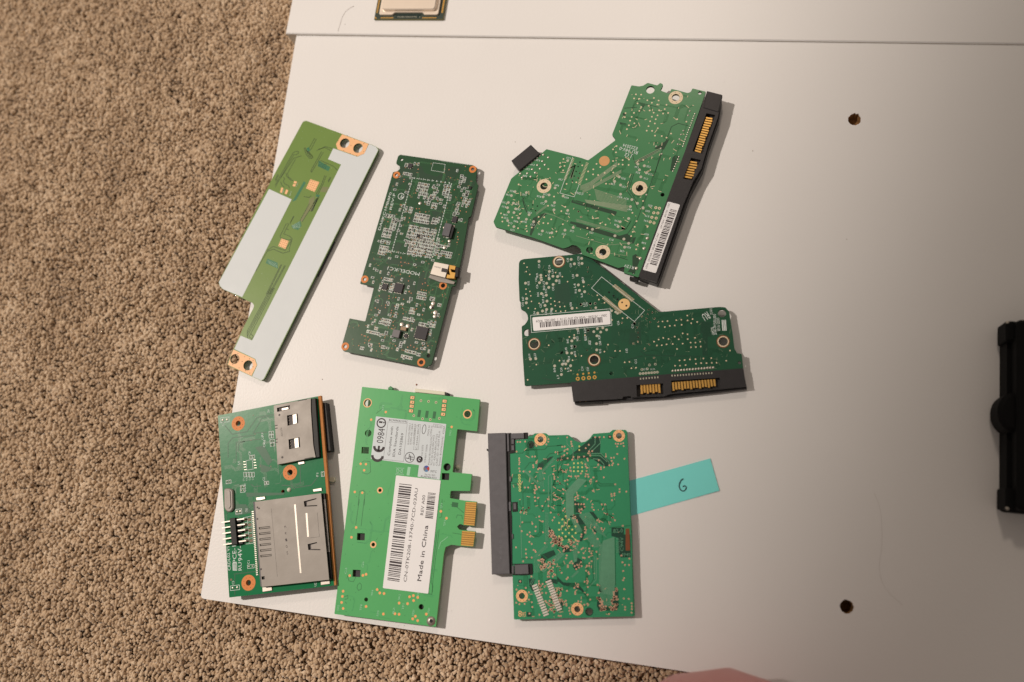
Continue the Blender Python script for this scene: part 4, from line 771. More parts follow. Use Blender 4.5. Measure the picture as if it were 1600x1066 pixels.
for Z, x, y in ((Zo, 680, 145), (Zo, 678, 184), (Zo, 674, 218), (Zo, 668, 258), (Zo, 955, 175), (Zo, 950, 214), (Zo, 947, 246), (Zo, 942, 287)):
    a = Acc(); a.box(b.L(Z(x, y)), 1.0, .72, 0, T, T + .09, .03); a.build('solder_pad', copper, b.e); dk.quad(b.L(Z(x, y)), 1.25, .95, 0, T + .02); dk.disc(b.L(Z(x + 4, y)), .3, T + .1, 7)
for x, y in ((738, 280), (803, 287), (867, 293)): dk.quad(b.L(Zo(x, y)), .75, 1.7, 0, T + .02)
dots(dk, b, Zo, ((753, 171), (818, 177), (882, 185), (692, 299), (767, 325), (832, 332), (910, 322)), .36, .06)
for x, y in ((753, 171), (818, 177), (882, 185), (692, 299), (767, 325), (832, 332), (910, 322)): o_.ring(b.L(Zo(x, y)), .36, .62, T + .055, 10)
rnd = random.Random(4)
for k in range(90):
    p = (rnd.uniform(530, 735), rnd.uniform(610, 970)); dk.disc(b.L(lerp((548 - (p[1] - 790) * .12, p[1]), (715 - (p[1] - 790) * .12, p[1] + 20), rnd.random())), .17, T + .03, 5)
for pts in (Zo((215, 1066), (228, 945), (262, 935), (275, 950), (268, 1066)), Zp((232, 205), (262, 0)), Zp((275, 215), (300, 0)), Zo((245, 700), (265, 685), (318, 690), (322, 780), (295, 798), (250, 785)), Zp((165, 605), (180, 650), (215, 655), (232, 620)), Zp((248, 680), (265, 665), (278, 680), (275, 715), (255, 725), (242, 705), (248, 680)), Zp((918, 0), (915, 140), (895, 150)), Zp((880, 250), (830, 660), (845, 690), (835, 758), (810, 750)), Zp((895, 240), (845, 640), (840, 740)), Zp((1090, 110), (1010, 40), (985, 45)), Zp((1030, 150), (1040, 125), (1075, 130), (1080, 160)), Zp((1000, 268), (1070, 280)), Zo((370, 280), (430, 235)), Zp((140, 775), (170, 765), (170, 790), (145, 795)), Zp((150, 815), (160, 830))):
    dk.ribbon(b.P(pts), .2, T + .03)
dk.quad(b.L(Zp(1020, 45)), 1.5, 1.1, 0, T + .025)
for (Z, x, y, st) in ((Zo, 1015, 450, 'TP03'), (Zp, 950, 190, 'TP3'), (Zp, 925, 55, 'TP7'), (Zp, 590, 780, 'TP12'), (Zp, 300, 520, 'C26'), (Zp, 375, 745, 'TP4'), (Zp, 700, 905, 'TP21'), (Zp, 620, 855, 'TP1'), (Zp, 285, 860, 'TP8'), (Zp, 420, 910, 'TP9'), (Zp, 545, 885, 'R2'), (Zp, 823, 890, 'TP20'), (Zp, 105, 865, 'TP2'), (Zo, 440, 235, 'TP1'), (Zp, 165, 570, 'C3'), (Zp, 740, 750, 'TP6')):
    s5.text(st, b.L(Z(x - 6, y + 24)), b.L(Z(x, y - 24)), .95, T + .05)
s5.ribbon(b.P(Zo((540, 740), (605, 805))), .3, T + .05); s5.ribbon(b.P(Zo((610, 745), (535, 800))), .3, T + .05); s5.ribbon(b.P(Zo((545, 745), (600, 748), (590, 800), (548, 795))), .25, T + .05, closed=True); s5.quad(b.L(Zo(648, 773)), .75, 2.0, 0, T + .05)
s5.ribbon(b.P(Zp((965, 298), (905, 345), (890, 395))), .2, T + .05)
v.build('vias', mat('orange_pad', C(240, 158, 92), .45), b.e, kind='stuff'); o_.build('via_rings', tancu, b.e, kind='stuff'); dk.build('dark_traces', m5d, b.e, kind='stuff'); s5.build('silkscreen_print', mat('faint_silkscreen', C(150, 190, 150), .6), b.e, kind='stuff')
# gold fingers
a = Acc(); a.poly(b.P(Zp((1104, 22), (1190, 26), (1174, 208), (1088, 203))), T + .02); a.poly(b.P(Zp((1076, 252), (1180, 259), (1165, 372), (1066, 367))), T + .02); a.build('contact_base', mat('dark_gold', C(150, 104, 44), .4), b.e)
for n, a0, a1, b0, b1 in ((11, (1108, 28), (1092, 198), (1192, 32), (1176, 206)), (7, (1078, 258), (1068, 362), (1180, 265), (1166, 370))):
    for k in range(n):
        c0, c1 = lerp(Zp(*a0), Zp(*a1), k / (n - 1)), lerp(Zp(*b0), Zp(*b1), k / (n - 1)); h = 1.08
        finger(b, [(c0[0], c0[1] - h), (c1[0], c1[1] - h), (c1[0], c1[1] + h), (c0[0], c0[1] + h)], .07, gold, b.e, h=.07)
b.part('socket_shell', Zo((700, 66), (957, 94), (957, 124), (700, 97)), -4.6, -1.6, cream, .2, pw=-1.6, label='cream socket poking out from under the card')
b.part('socket_end', Zo((955, 96), (985, 104), (985, 128), (955, 122)), -4.6, -1.8, deepblack, .2, pw=-1.8)
b.part('led', Zo((470, 60), (490, 45), (515, 60), (510, 80), (472, 76)), -2.8, -1.6, mat('green_plastic', C(70, 130, 80), .3), .3, pw=-1.6)
a = Acc(); a.dome(b.L(Zo(1056, 735), -2), 1.3, 0, 1.8, 12); a.v = a.v; a.build('capacitor', cream, b.e, smooth=True)
a = Acc(); a.dome(b.L(Zp(830, 968)), b.mm(38 / 5.078, Zp(830, 968)), T, 1.0, 14); a.build('corner_screw', steel, b.e, smooth=True)
a = Acc(); a.disc(b.L(Zp(835, 965)), .8, T + 1.02, 10); a.build('screw_recess', deepblack, b.e)
# silver regulatory label
l1 = Zo((368, 304), (969, 370), (912, 846), (724, 820), (736, 721), (324, 666)); lb = sticker(b, l1, .1, silver_label, r=.3); z = T + .115; a, g = Acc(), Acc()
l_ = lambda x, y: b.L(Zo(x, y))
# conformity mark drawn as two open rings, then digits
for (cx, cy), r in (((383, 640), 46), ((396, 562), 42)):
    c = l_(cx, cy); R = b.mm(r / 5.465, Zo(cx, cy)); pts = []
    for k in range(13): t = math.radians(90 + b.a * 0 + 96) + math.pi * (k / 12); pts.append((c[0] + R * math.cos(t - .08) * 1.0, c[1] + R * math.sin(t - .08) * .9))
    a.ribbon([(p[0] , p[1]) for p in pts], 1.25, z)
a.ribbon(b.P(Zo((398, 556), (402, 522))), 1.0, z) if False else None
a.ribbon(b.P(Zo((390, 598), (396, 556))), 1.1, z)
a.text('0984', l_(430, 535), l_(447, 412), 3.5, z); a.ring(l_(415, 362), 1.85, 2.45, z, 24)
a.ribbon(b.P(Zo((395, 352), (425, 356))), .9, z); a.disc(l_(437, 358), .42, z, 8)
g.ribbon(b.P(Zo((472, 352), (636, 366), (604, 690), (432, 672))), .14, z, closed=True)
a.text('Complies with', l_(488, 640), l_(517, 393), 1.25, z); a.text('IDA Standards', l_(530, 650), l_(562, 393), 1.25, z); a.text('DA102869', l_(580, 632), l_(605, 450), 1.25, z)
a.text('BCM94321MC', l_(480, 344), l_(640, 360), 1.0, z)
for k, (x0, y0, x1, y1, st) in enumerate(((648, 545, 662, 365, 'R/ANATEL/2006-1'), (668, 545, 684, 368, '0702-06-1869'), (692, 545, 708, 370, '(01)07898910'), (716, 590, 738, 375, 'IC:4324A-BRCM'), (815, 470, 828, 385, 'MADE IN'), (838, 470, 850, 385, 'CHINA 06'), (790, 700, 808, 545, 'CMIIT:2006'), (822, 720, 848, 470, 'Model BCM94321MC'), (845, 720, 868, 465, 'FCC ID QDS-BRCM10'), (866, 725, 893, 455, 'IC: 4324A-BRCM1022'), (890, 728, 915, 430, 'CNC ID: C-8029 RLA'), (912, 730, 955, 385, 'System: BCM94321MC  4226A  '), (765, 640, 772, 550, 'N12075'))):
    g.text(st, l_(x0 + 4, y0), l_(x1 + 4, y1), .85, z)
g.ribbon(b.P(Zo((712, 385), (752, 375), (730, 590), (690, 590))), .12, z, closed=True); g.ribbon(b.P(Zo((862, 370), (935, 380), (932, 405), (860, 395))), .14, z, closed=True); g.text('Z210', l_(868, 392), l_(925, 400), .8, z)
a.ring(l_(657, 655), 2.2, 2.5, z, 24); a.ribbon(b.P(Zo((625, 660), (650, 665), (655, 625))), .35, z); a.ribbon(b.P(Zo((665, 640), (665, 685))), .35, z); a.ribbon(b.P(Zo((655, 650), (690, 655))), .3, z); a.ribbon(b.P(Zo((655, 668), (688, 672))), .3, z)
a.ring(l_(742, 672), .75, 1.6, z, 20); a.ribbon(b.P(Zo((735, 665), (748, 680), (762, 655))), .5, z)
a.ribbon([(l_(780, 415)[0] + .9 * math.cos(t / 10 * math.pi), l_(780, 415)[1] + 2.2 * math.sin(t / 10 * math.pi)) for t in range(20)], .25, z, closed=True)
a.text('NTC', l_(835, 782), l_(887, 788), 1.1, z); g.text('Reg. No. 0602', l_(785, 805), l_(875, 815), .7, z); a.text('RLARN06-0321', l_(752, 822), l_(885, 838), .8, z)
a.build('label_print', ink, lb); g.build('fine_print', inkgrey, lb)
for k, colr in enumerate(((178, 60, 50), (70, 80, 140), (120, 110, 108), (90, 120, 150))):
    a = Acc(); c = l_(800, 752); a.poly([c] + [(c[0] + 1.5 * math.cos(t), c[1] + 1.5 * math.sin(t)) for t in [k * math.pi / 2 - .6 + i * math.pi / 12 for i in range(7)]], z); a.build('emblem', mat('emblem_%d' % k, C(*colr), .6), lb)
# white barcode label
l2 = [Zo(540, 808), Zo(922, 850), Zp(808, 751), Zp(447, 706)]; lb = sticker(b, l2, .22, paper, r=.5); z = T + .24; a = Acc()
barcode(a, b.L(Zo(570, 878)), b.L(Zo(676, 890)), b.L(Zp(580, 662)), b.L(Zp(484, 648)), z, 21, 130)
barcode(a, b.L(Zo(815, 955)), b.L(Zo(880, 962)), b.L(Zp(845, 162)), b.L(Zp(784, 154)), z, 22, 42)
a.text('CN-0TK208-13740-7CD-03AU', b.L(Zp(637, 658)), b.L(Zo(730, 920)), 1.55, z); a.text('REV A00', b.L(Zp(770, 128)), b.L(Zo(792, 978)), 1.5, z)
for k in (0, .05): a.text('Made in China', tuple(Vector(b.L(Zp(752, 652))) + Vector((k * 2, k))), tuple(Vector(b.L(Zp(808, 210))) + Vector((k * 2, k))), 1.95, z + k * .05)
a.build('barcode_print', ink, lb)
under(b, [((597, 735), 5, 6), ((545, 900), 5, 6), ((640, 800), 8, 8), ((640, 930), 5, 4), ((655, 650), 5, 4)])
# ================================================================== board: card reader with two steel shields
Zq, Zr = Zoom(330, 610, 6.271), Zoom(330, 770, 6.091)
m6 = mat('emerald_mask', C(20, 104, 60), 0.26, spec=.12, var=0.10, vscale=110, bump=0.06, bscale=500)
m6d = mat('emerald_dark', C(16, 78, 46), .4); silk6 = silk
b = Board('green card reader board with two steel card slots and orange ringed mounting holes', 6.0, 1.6, (340.4, 649.6), (501.4, 618.8), m6)
out6 = [Zq(65, 248), Zq(1046, 58), Zr(1170, 883), Zr(172, 998)]
R6 = [(Zq(265, 325), 67, 26, 6.271), (Zq(772, 805), 72, 28, 6.271), (Zr(355, 857), 71, 26, 6.091)]
b.plate(out6, [(c, i / k) for c, o, i, k in R6] + [(Zq(703, 993), 2.9), (Zr(190, 828), 1.2)], edge=fr4, r=.3)
for c, o, i, k in R6: b.ring(c, o / k, i / k, orange_cu, 8)
T = b.top; ang = math.atan2(*(Vector(b.L(Zr(172, 998))) - Vector(b.L(Zq(65, 248)))).yx) + math.pi / 2
routes(b, out6, 70, mat('b6_trace', C(17, 92, 50), .32), 35, .22, (1, 5))
d_, p_, s6, k_ = Acc(), Acc(), Acc(), Acc()
for pts in (Zq((135, 345), (205, 430), (350, 405), (450, 265), (610, 235)), Zq((610, 250), (500, 270), (410, 420), (550, 410)), Zq((165, 660), (165, 520), (210, 465), (420, 440)), Zq((245, 690), (245, 510), (490, 475)), Zq((265, 600), (270, 520), (330, 500)), Zq((870, 730), (875, 910), (830, 930)), Zq((820, 955), (980, 930), (1060, 830)), Zq((690, 930), (790, 935), (820, 970)), Zr((225, 975), (225, 775), (420, 750)), Zq((390, 920), (420, 945), (490, 935))): d_.ribbon(b.P(pts), .45, T + .03)
for q in (Zq((430, 560), (520, 540), (600, 690), (560, 740)), Zq((470, 720), (490, 800), (550, 800), (600, 760)), Zr((330, 0), (700, 0), (690, 20), (340, 40)), Zr((210, 110), (330, 110), (390, 190), (230, 220))): d_.poly(b.P(q), T + .012 + .001 * len(d_.f))
d_.build('copper_patches', m6d, b.e, kind='stuff')
def fp(Z, x0, y0, x1, y1, n=2, body=None, vert=False):
    q = [Z(x0, y0), Z(x1, y0 - (x1 - x0) * .12), Z(x1 + (y1 - y0) * .06, y1 - (x1 - x0) * .12), Z(x0 + (y1 - y0) * .06, y1)]; s6.ribbon(b.P(q), .2, T + .05, closed=True)
    for t in ((.25, .75)):
        c = lerp(lerp(q[0], q[1], t), lerp(q[3], q[2], t), .5) if not vert else lerp(lerp(q[0], q[1], .5), lerp(q[3], q[2], .5), t)
        p_.dome(b.L(c), b.mm(min(x1 - x0, y1 - y0) / Z.k * .26, c), T + .01, .25, 7)
fp(Zq, 90, 272, 175, 318); fp(Zr, 182, 888, 268, 932); fp(Zr, 345, 690, 408, 722)
for x, y in ((565, 405), (590, 402), (565, 440), (590, 437), (575, 485), (598, 482), (578, 520), (600, 517)): fp(Zq, x, y, x + 22, y + 30, vert=True)
for x, y in ((375, 640), (402, 636), (145, 885), (170, 880), (520, 895), (540, 893), (285, 935), (285, 970)): fp(Zq, x, y, x + 24 + (22 if y > 930 else 0), y + 32, vert=y < 930)
for x in (318, 345, 372, 400): fp(Zq, x, 805, x + 22, 850, vert=True)
fp(Zr, 232, 160, 290, 205); fp(Zq, 1078, 800, 1108, 845, vert=True)
s6.ribbon(b.P(Zq((342, 690), (402, 678), (412, 772), (350, 782))), .2, T + .05, closed=True)
for k in range(4):
    for x0 in (312, 412): p_.box(b.L(Zq(x0 + 14 + k * 3, 700 + 26 * k - (x0 - 312) * .18)), .62, .13, ang - .1, T, T + .1)
for (Z, x, y, st) in ((Zq, 135, 330, 'C3'), (Zq, 520, 435, 'R9'), (Zq, 525, 468, 'C10'), (Zq, 540, 505, 'R8'), (Zq, 540, 540, 'C9'), (Zq, 395, 618, 'C8'), (Zq, 535, 870, 'C2'), (Zq, 350, 935, 'R1'), (Zq, 350, 980, 'C4'), (Zr, 228, 858, 'C5'), (Zr, 375, 663, 'C1'), (Zr, 355, 168, 'CN3'), (Zr, 1012, 875, 'U2'), (Zq, 1060, 828, 'F1'), (Zq, 290, 712, 'U1'), (Zq, 580, 205, 'CN1')): s6.text(st, b.L(Z(x - 10, y + 16)), b.L(Z(x - 8, y - 18)), 1.15, T + .05)
for k in range(4): s6.text('C%d' % (11 + k), b.L(Zq(325 + 30 * k, 890 - 4 * k)), b.L(Zq(327 + 30 * k, 862 - 4 * k)), .9, T + .05)
s6.text('CRDL02 V1.0', b.L(Zr(186, 738)), b.L(Zr(172, 470)), 1.55, T + .05); s6.text('PCE-1', b.L(Zr(244, 665)), b.L(Zr(236, 502)), 2.1, T + .05); s6.text('94V-', b.L(Zr(297, 648)), b.L(Zr(290, 505)), 2.2, T + .05)
for x in (212, 222, 232): s6.ribbon(b.P(Zr((x, 738), (x - 2, 680))), .35, T + .05)
s6.ribbon(b.P(Zr((208, 738), (244, 738), (242, 672), (206, 672))), .3, T + .052, closed=True); s6.text('RU', b.L(Zr(292, 738)), b.L(Zr(288, 660)), 1.8, T + .05)
s6.ribbon(b.P(Zr((305, 240), (380, 222), (402, 480), (322, 490))), .2, T + .05, closed=True)
for k in range(4): s6.ribbon(b.P([lerp(Zr(308, 240), Zr(324, 490), (k + 1) / 5), lerp(Zr(380, 222), Zr(402, 480), (k + 1) / 5)]), .18, T + .05)
s6.ribbon(b.P([Zr(343, 235), Zr(362, 487)]), .18, T + .051)
dots(k_, b, Zq, ((413, 245), (390, 490), (430, 430), (480, 745), (585, 745)), .3, .05); k_.disc(b.L(Zr(190, 828)), .6, T + .05, 8)
for k in range(5):
    for x in (322, 363): k_.box(b.L(lerp(Zr(x, 255), Zr(x + 18, 458), k / 4)), .85, .7, ang, T, T + .12)
p_.build('solder_joints', solder, b.e, kind='stuff'); s6.build('silkscreen_print', silk, b.e, kind='stuff'); k_.build('brown_pads', mat('brown_pad', C(108, 86, 60), .4, var=.2), b.e, kind='stuff')
a = Acc(); a.dome(b.L(Zq(763, 975)), 1.1, T, .9, 10); a.build('solder_post', cream, b.e, smooth=True)
b.part('laminate_edge', [Zq(1047, 57.5), Zq(1076, 52), Zr(1190, 880), Zr(1171, 883)], -1.6, -.06, fr4, .05, label='orange brown bare edge along the right side')
# crystal
cr = b.part('crystal', Zoom(330, 770, 6.091)((118, -38), (160, -45), (205, -30), (210, 150), (185, 182), (150, 184), (120, 150)), 0, 1.4, shield, .5, r=1.4)
b.part('crystal_lid', Zr((140, -20), (178, -25), (186, 130), (165, 155), (145, 135)), 1.55, 1.75, shield, .12, r=1.0, parent=cr)
# pin header: bodies and pins
hd = b.part('pin_header', Zr((186, 245), (238, 238), (260, 492), (206, 497)), 0, 2.4, deepblack, .15, pw=1.2)
for k in range(5):
    y = 255 + 50.5 * k; x = 4.2 * k
    b.part('header_block', Zr((240 + x, y - 2), (292 + x, y - 8), (294 + x, y + 24), (242 + x, y + 30)) if k < 4 else Zr((256, 470), (305, 462), (308, 488), (258, 494)), 0, 1.4, deepblack, .1, parent=hd, pw=.7)
    a = Acc(); p0, p1 = b.L(Zr(98 + x, 284 + 53 * k), 1.8), b.L(Zr(192 + x, 268 + 53 * k), 1.8); c = lerp(p0, p1, .5); a.box(c, math.dist(p0, p1) / 2, .3, math.atan2(p1[1] - p0[1], p1[0] - p0[0]), T + 1.3, T + 1.9, .05); a.build('pin', solder, hd)
    a = Acc(); p0, p1 = b.L(Zr(245 + x, 258 + 52 * k), 1.2), b.L(Zr(318 + x, 248 + 52 * k), 1.2); c = lerp(p0, p1, .5); a.box(c, math.dist(p0, p1) / 2, .32, math.atan2(p1[1] - p0[1], p1[0] - p0[0]), T + .9, T + 1.5, .05); a.build('pin', steel, hd)
# upper shield
hs = 2.2
sh = Zq((612, 150), (975, 78), (976, 200), (1000, 540), (1022, 655), (650, 727))
wins = [Zq((742, 247), (848, 228), (853, 322), (748, 348)), Zq((757, 482), (866, 460), (873, 558), (763, 578)), Zq((643, 172), (770, 146), (773, 186), (680, 206), (647, 212))]
top = plate('card_slot_shield', b.P(sh, hs), [b.P(w, hs) for w in wins], T + hs - .3, T + hs, [shield], b.e)
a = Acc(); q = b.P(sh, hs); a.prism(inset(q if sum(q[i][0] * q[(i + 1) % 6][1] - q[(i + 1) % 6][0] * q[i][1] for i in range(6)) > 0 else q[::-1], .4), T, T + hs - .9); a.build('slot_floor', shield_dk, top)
a = Acc()
for i in range(6):
    if i in (1, 2, 3): continue
    p, r_ = Vector(q[i]), Vector(q[(i + 1) % 6]); d = (r_ - p).normalized(); n = Vector((-d.y, d.x)); n = n if n.dot(Vector(b.L(Zq(800, 400))) - p) > 0 else -n
    a.prism([tuple(p), tuple(r_), tuple(r_ + n * .3), tuple(p + n * .3)], T, T + hs - .02)
a.build('shield_wall', shield, top)
for w in wins[:2]:
    x = [lerp(w[0], w[1], .52), lerp(w[0], w[1], .9), lerp(w[3], w[2], .9), lerp(w[3], w[2], .52)]; a = Acc(); a.prism(b.P(x, hs - .5), T + hs - .88, T + hs - .35, .12); a.build('spring_contact', steel, top)
    for k in range(3): c = lerp(lerp(w[0], w[1], .2), lerp(w[3], w[2], .2), .25 + .3 * k); a = Acc(); a.dome(b.L(c, hs - .8), .34, T + hs - .9, .3, 7); a.build('contact_dimple', steel, top)
a = Acc(); a.quad(b.L(lerp(wins[2][0], wins[2][2], .6), hs - .6), 1.7, .45, ang, T + hs - .85); a.build('slot_tab', steel, top)
a = Acc(); a.disc(b.L(Zq(668, 242), hs), .55, T + hs + .01, 10); a.disc(b.L(Zq(697, 657), hs), .6, T + hs + .01, 10); a.ribbon(b.P(Zq((848, 105), (940, 88)), hs), .4, T + hs + .01); a.ribbon(b.P(Zq((915, 672), (1003, 655)), hs), .4, T + hs + .01)
a.text('A01374', b.L(Zq(703, 450), hs), b.L(Zq(694, 365), hs), .95, T + hs + .01)
for y in (345, 372, 480, 510): a.quad(b.L(Zq(638, y), hs), .7, .25, ang, T + hs + .012)
a.build('punched_marks', shield_dk, top)
b.part('slot_body', Zq((978, 84), (1022, 76), (1064, 655), (1024, 663), (1002, 540), (979, 200)), 0, 1.7, deepblack, .25)
# lower shield
sh = Zr((415, 87), (1045, 5), (1122, 828), (482, 897)); hs = 2.6; slots = []
for k in range(6):
    y = 330 + 53 * k; slots.append(Zr((452 + 3 * k, y), (560 + 3 * k, y - 12), (562 + 3 * k, y + 8), (455 + 3 * k, y + 20)))
vs = [Zr((880, 82), (1000, 52), (1003, 60), (912, 88), (912, 122), (1008, 118), (1009, 128), (888, 134)), Zr((918, 490), (1005, 470), (1008, 480), (950, 496), (952, 535), (1040, 538), (1040, 548), (924, 545))]
top = plate('card_slot_shield', b.P(sh, hs), [b.P(w, hs) for w in slots + vs + [Zr((478, 798), (508, 794), (511, 824), (482, 828))]], T + hs - .3, T + hs, [shield], b.e)
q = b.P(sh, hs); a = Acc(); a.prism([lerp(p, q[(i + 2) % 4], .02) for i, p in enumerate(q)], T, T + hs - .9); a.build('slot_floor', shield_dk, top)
a = Acc(); cen = Vector(b.L(Zr(760, 450)))
for i in (0, 2):
    p, r_ = Vector(q[i]), Vector(q[(i + 1) % 4]); d = (r_ - p).normalized(); n = Vector((-d.y, d.x)); n = n if n.dot(cen - p) > 0 else -n
    a.prism([tuple(p), tuple(r_), tuple(r_ + n * .3), tuple(p + n * .3)], T, T + hs - .02)
a.build('shield_wall', shield, top)
for pts, w_ in ((Zr((797, 112), (820, 400), (852, 765)), .8), (Zr((907, 195), (923, 420)), .9)):
    a = Acc(); a.ribbon(b.P(pts, hs), w_, T + hs + .05); p = b.P(pts, hs)
    r = a.build('pressed_ridge', mat('ridge_steel', (.66, .62, .56), .4, .4), top)
    g = Acc(); 
    for i in range(len(p) - 1):
        d = Vector(p[i + 1]) - Vector(p[i]); c = lerp(p[i], p[i + 1], .5); g.box(c, d.length / 2, w_ * .5, math.atan2(d.y, d.x), T + hs - .05, T + hs + .045, .03)
    g.build('ridge_base', shield, r)
a = Acc()
for k, ch in enumerate('N0143'): c = Zr(730 - 5 * k + (0 if k else 0), 570 - 62 * k); a.text(ch, b.L((c[0] + 1, c[1] + 2), hs), b.L((c[0] - .4, c[1] - 2), hs), .9, T + hs + .01)
a.ribbon(b.P(Zr((572, 150), (630, 800)), hs), .1, T + hs + .01); a.ribbon(b.P(Zr((1010, 190), (1030, 420), (940, 430)), hs), .12, T + hs + .01)
for (x, y) in ((440, 140), (455, 150), (440, 250), (475, 728)): a.disc(b.L(Zr(x, y), hs), .5, T + hs + .01, 7)
a.build('punched_marks', shield_dk, top)
for k, s_ in enumerate(slots):
    x = [lerp(s_[0], s_[3], .2), lerp(s_[1], s_[2], .2), lerp(s_[1], s_[2], .75), lerp(s_[0], s_[3], .75)]; a = Acc(); a.prism(b.P(x, hs - .4), T + hs - .88, T + hs - .4, .08); a.build('spring_contact', shield, top)
cs = b.part('contact_strip', Zr((398, 88), (416, 86), (484, 896), (468, 892), (440, 560)), 0, 1.6, greyblack, .1, parent=top)
a = Acc()
for k in range(34): a.box(b.L(lerp(Zr(398, 180), Zr(440, 780), k / 33)), .5, .22, ang, T, T + .35)
a.build('solder_tails', solder, b.e, kind='stuff')
b.part('slot_mouth', Zr((1048, 10), (1082, 5), (1150, 820), (1122, 826)), 0, 1.4, deepblack, .15)
a = Acc()
for k in range(46): a.quad(b.L(lerp(Zr(1078, 70), Zr(1118, 560), k / 45), 1.4), .55, .12, ang, T + 1.42)
a.build('slot_contacts', shield, b.e, kind='stuff')
for q in (Zr((425, 45), (510, 35), (515, 60), (470, 72), (430, 74)), Zr((485, 900), (575, 893), (580, 930), (488, 945)), Zr((1040, 845), (1125, 832), (1130, 868), (1043, 880)), Zq((850, 705), (910, 695), (915, 718), (855, 730)), Zq((995, 970), (1080, 955), (1085, 985), (1000, 995))): b.part('solder_tab', q, 0, .5, steel, .12)
# slot on the underside that carries the board
b.part('underside_slot', [(505, 630), (511, 630), (519, 705), (513, 706), (420, 720), (412, 650)], -6.0, -1.62, deepblack, .2, pw=-3)
b.part('underside_slot', Zr((1060, 190), (1205, 170), (1270, 760), (560, 900), (520, 300)) if False else [(400, 760), (506, 748), (512, 895), (410, 905)], -6.0, -1.62, deepblack, .2, pw=-2)
b.part('underside_tab', Zq((1148, 850), (1205, 850), (1210, 880), (1195, 898), (1150, 895)), -6.0, -4.2, cream, .1, pw=-4.2)
# ================================================================== board: square drive board with black connector on its left
Zs, Zt, Zu, Zv = Zoom(760, 665, 7.897), Zoom(760, 790, 5.611), Zoom(870, 660, 7.107), Zoom(870, 800, 6.092)
m8 = mat('jade_mask', C(56, 130, 88), 0.26, spec=.28, var=0.06, vscale=110, bump=0.06, bscale=500)
m8d = mat('jade_dark', C(24, 62, 44), .42, var=.15); m8l = mat('jade_light_trace', C(92, 138, 104), .34, var=.12, vscale=500); m8t = mat('jade_thin_trace', C(30, 92, 56), .4)
b = Board('square jade green circuit board with grey black connector along its left side', 4.0, 1.4, (803, 967), (995, 965), m8)
out8 = [Zs(560, 132), Zs(592, 98), Zs(735, 95), Zs(765, 122), Zu(130, 140), Zu(165, 168), Zu(200, 205), Zu(260, 225), Zu(320, 215), Zu(370, 175), Zu(402, 128), Zu(590, 113), Zu(622, 84), Zu(768, 84), Zu(782, 110), Zv(700, 0), Zv(742, 994), Zt(242, 1000), Zt(226, 510), Zs(304, 940), Zs(290, 350), Zs(355, 335), Zs(355, 180), Zs(500, 165), Zs(512, 132)]
R8 = [(Zs(667, 172), 75, 38, 7.897), (Zt(312, 793), 53, 27, 5.611), (Zu(690, 150), 66, 33, 7.107), (Zv(195, 925), 60, 30, 6.092)]
b.plate(out8, [(c, i / k) for c, o, i, k in R8] + [(Zs(548, 238), 40 / 7.9), (Zv(308, 950), 31 / 6.09)], r=.5)
for c, o, i, k in R8: b.ring(c, o / k, i / k, copper, 8)
for c, o, i in ((Zs(548, 238), 50 / 7.9, 41 / 7.9), (Zv(308, 950), 40 / 6.09, 32 / 6.09)): b.ring(c, o, i, m8d, name='hole_rim')
T = b.top; a = Acc()
dk = [Zs((640, 470), (790, 385), (830, 380), (680, 540), (625, 525)), Zu((150, 365), (380, 180), (480, 190), (465, 320), (600, 440), (580, 490), (520, 490), (400, 410), (310, 400), (50, 430), (0, 420), (0, 395), (130, 370)), Zu((390, 160), (490, 165), (480, 330), (380, 330)), Zu((190, 870), (300, 900), (320, 950), (250, 1010), (195, 1000)), Zu((100, 720), (130, 730), (110, 760), (95, 760)), Zu((365, 990), (400, 1000), (460, 1066), (420, 1066)),
      Zt((480, 430), (560, 400), (590, 390), (610, 430), (520, 480), (490, 560), (470, 500)), Zt((500, 680), (545, 640), (640, 650), (620, 690), (545, 670)), Zt((370, 640), (430, 640), (410, 700), (440, 740), (400, 750), (375, 700)), Zv((150, 20), (215, 20), (265, 110), (290, 150), (270, 200), (240, 280), (215, 280), (240, 190)), Zv((520, 150), (640, 150), (640, 210), (590, 250), (520, 230)), Zv((585, 215), (700, 215), (705, 430), (610, 435), (590, 400)), Zv((390, 810), (420, 800), (430, 870), (520, 890), (530, 740), (555, 715), (585, 735), (590, 900), (570, 940), (400, 940), (380, 890)), Zv((0, 610), (60, 670), (200, 680), (250, 740), (300, 830), (230, 750), (160, 720), (60, 700), (0, 650)), Zv((310, 0), (350, 0), (420, 100), (380, 90)), Zv((50, 340), (120, 330), (140, 380), (60, 390)), Zv((190, 430), (240, 460), (240, 520), (180, 560), (150, 520)), Zv((350, 170), (380, 160), (380, 200), (350, 195)), Zv((0, 840), (60, 850), (60, 920), (0, 950)), Zt((280, 650), (312, 650), (312, 682), (280, 682)), Zt((355, 935), (395, 935), (395, 975), (355, 975)), Zu((570, 140), (610, 145), (610, 185), (570, 180)), Zt((545, 180), (600, 250), (640, 330), (600, 330), (550, 260))]
for q in dk: a.poly(b.P(q), T + .012 + .0007 * len(a.f))
a.build('copper_patches', m8d, b.e, kind='stuff')
a = Acc(); w = T + .03
def bundle(p, q, r, s, n, wd=None): hatch(a, b, [p, q, r, s], n, (wd or .3) * .7, w + .0005 * (len(a.f) % 9))
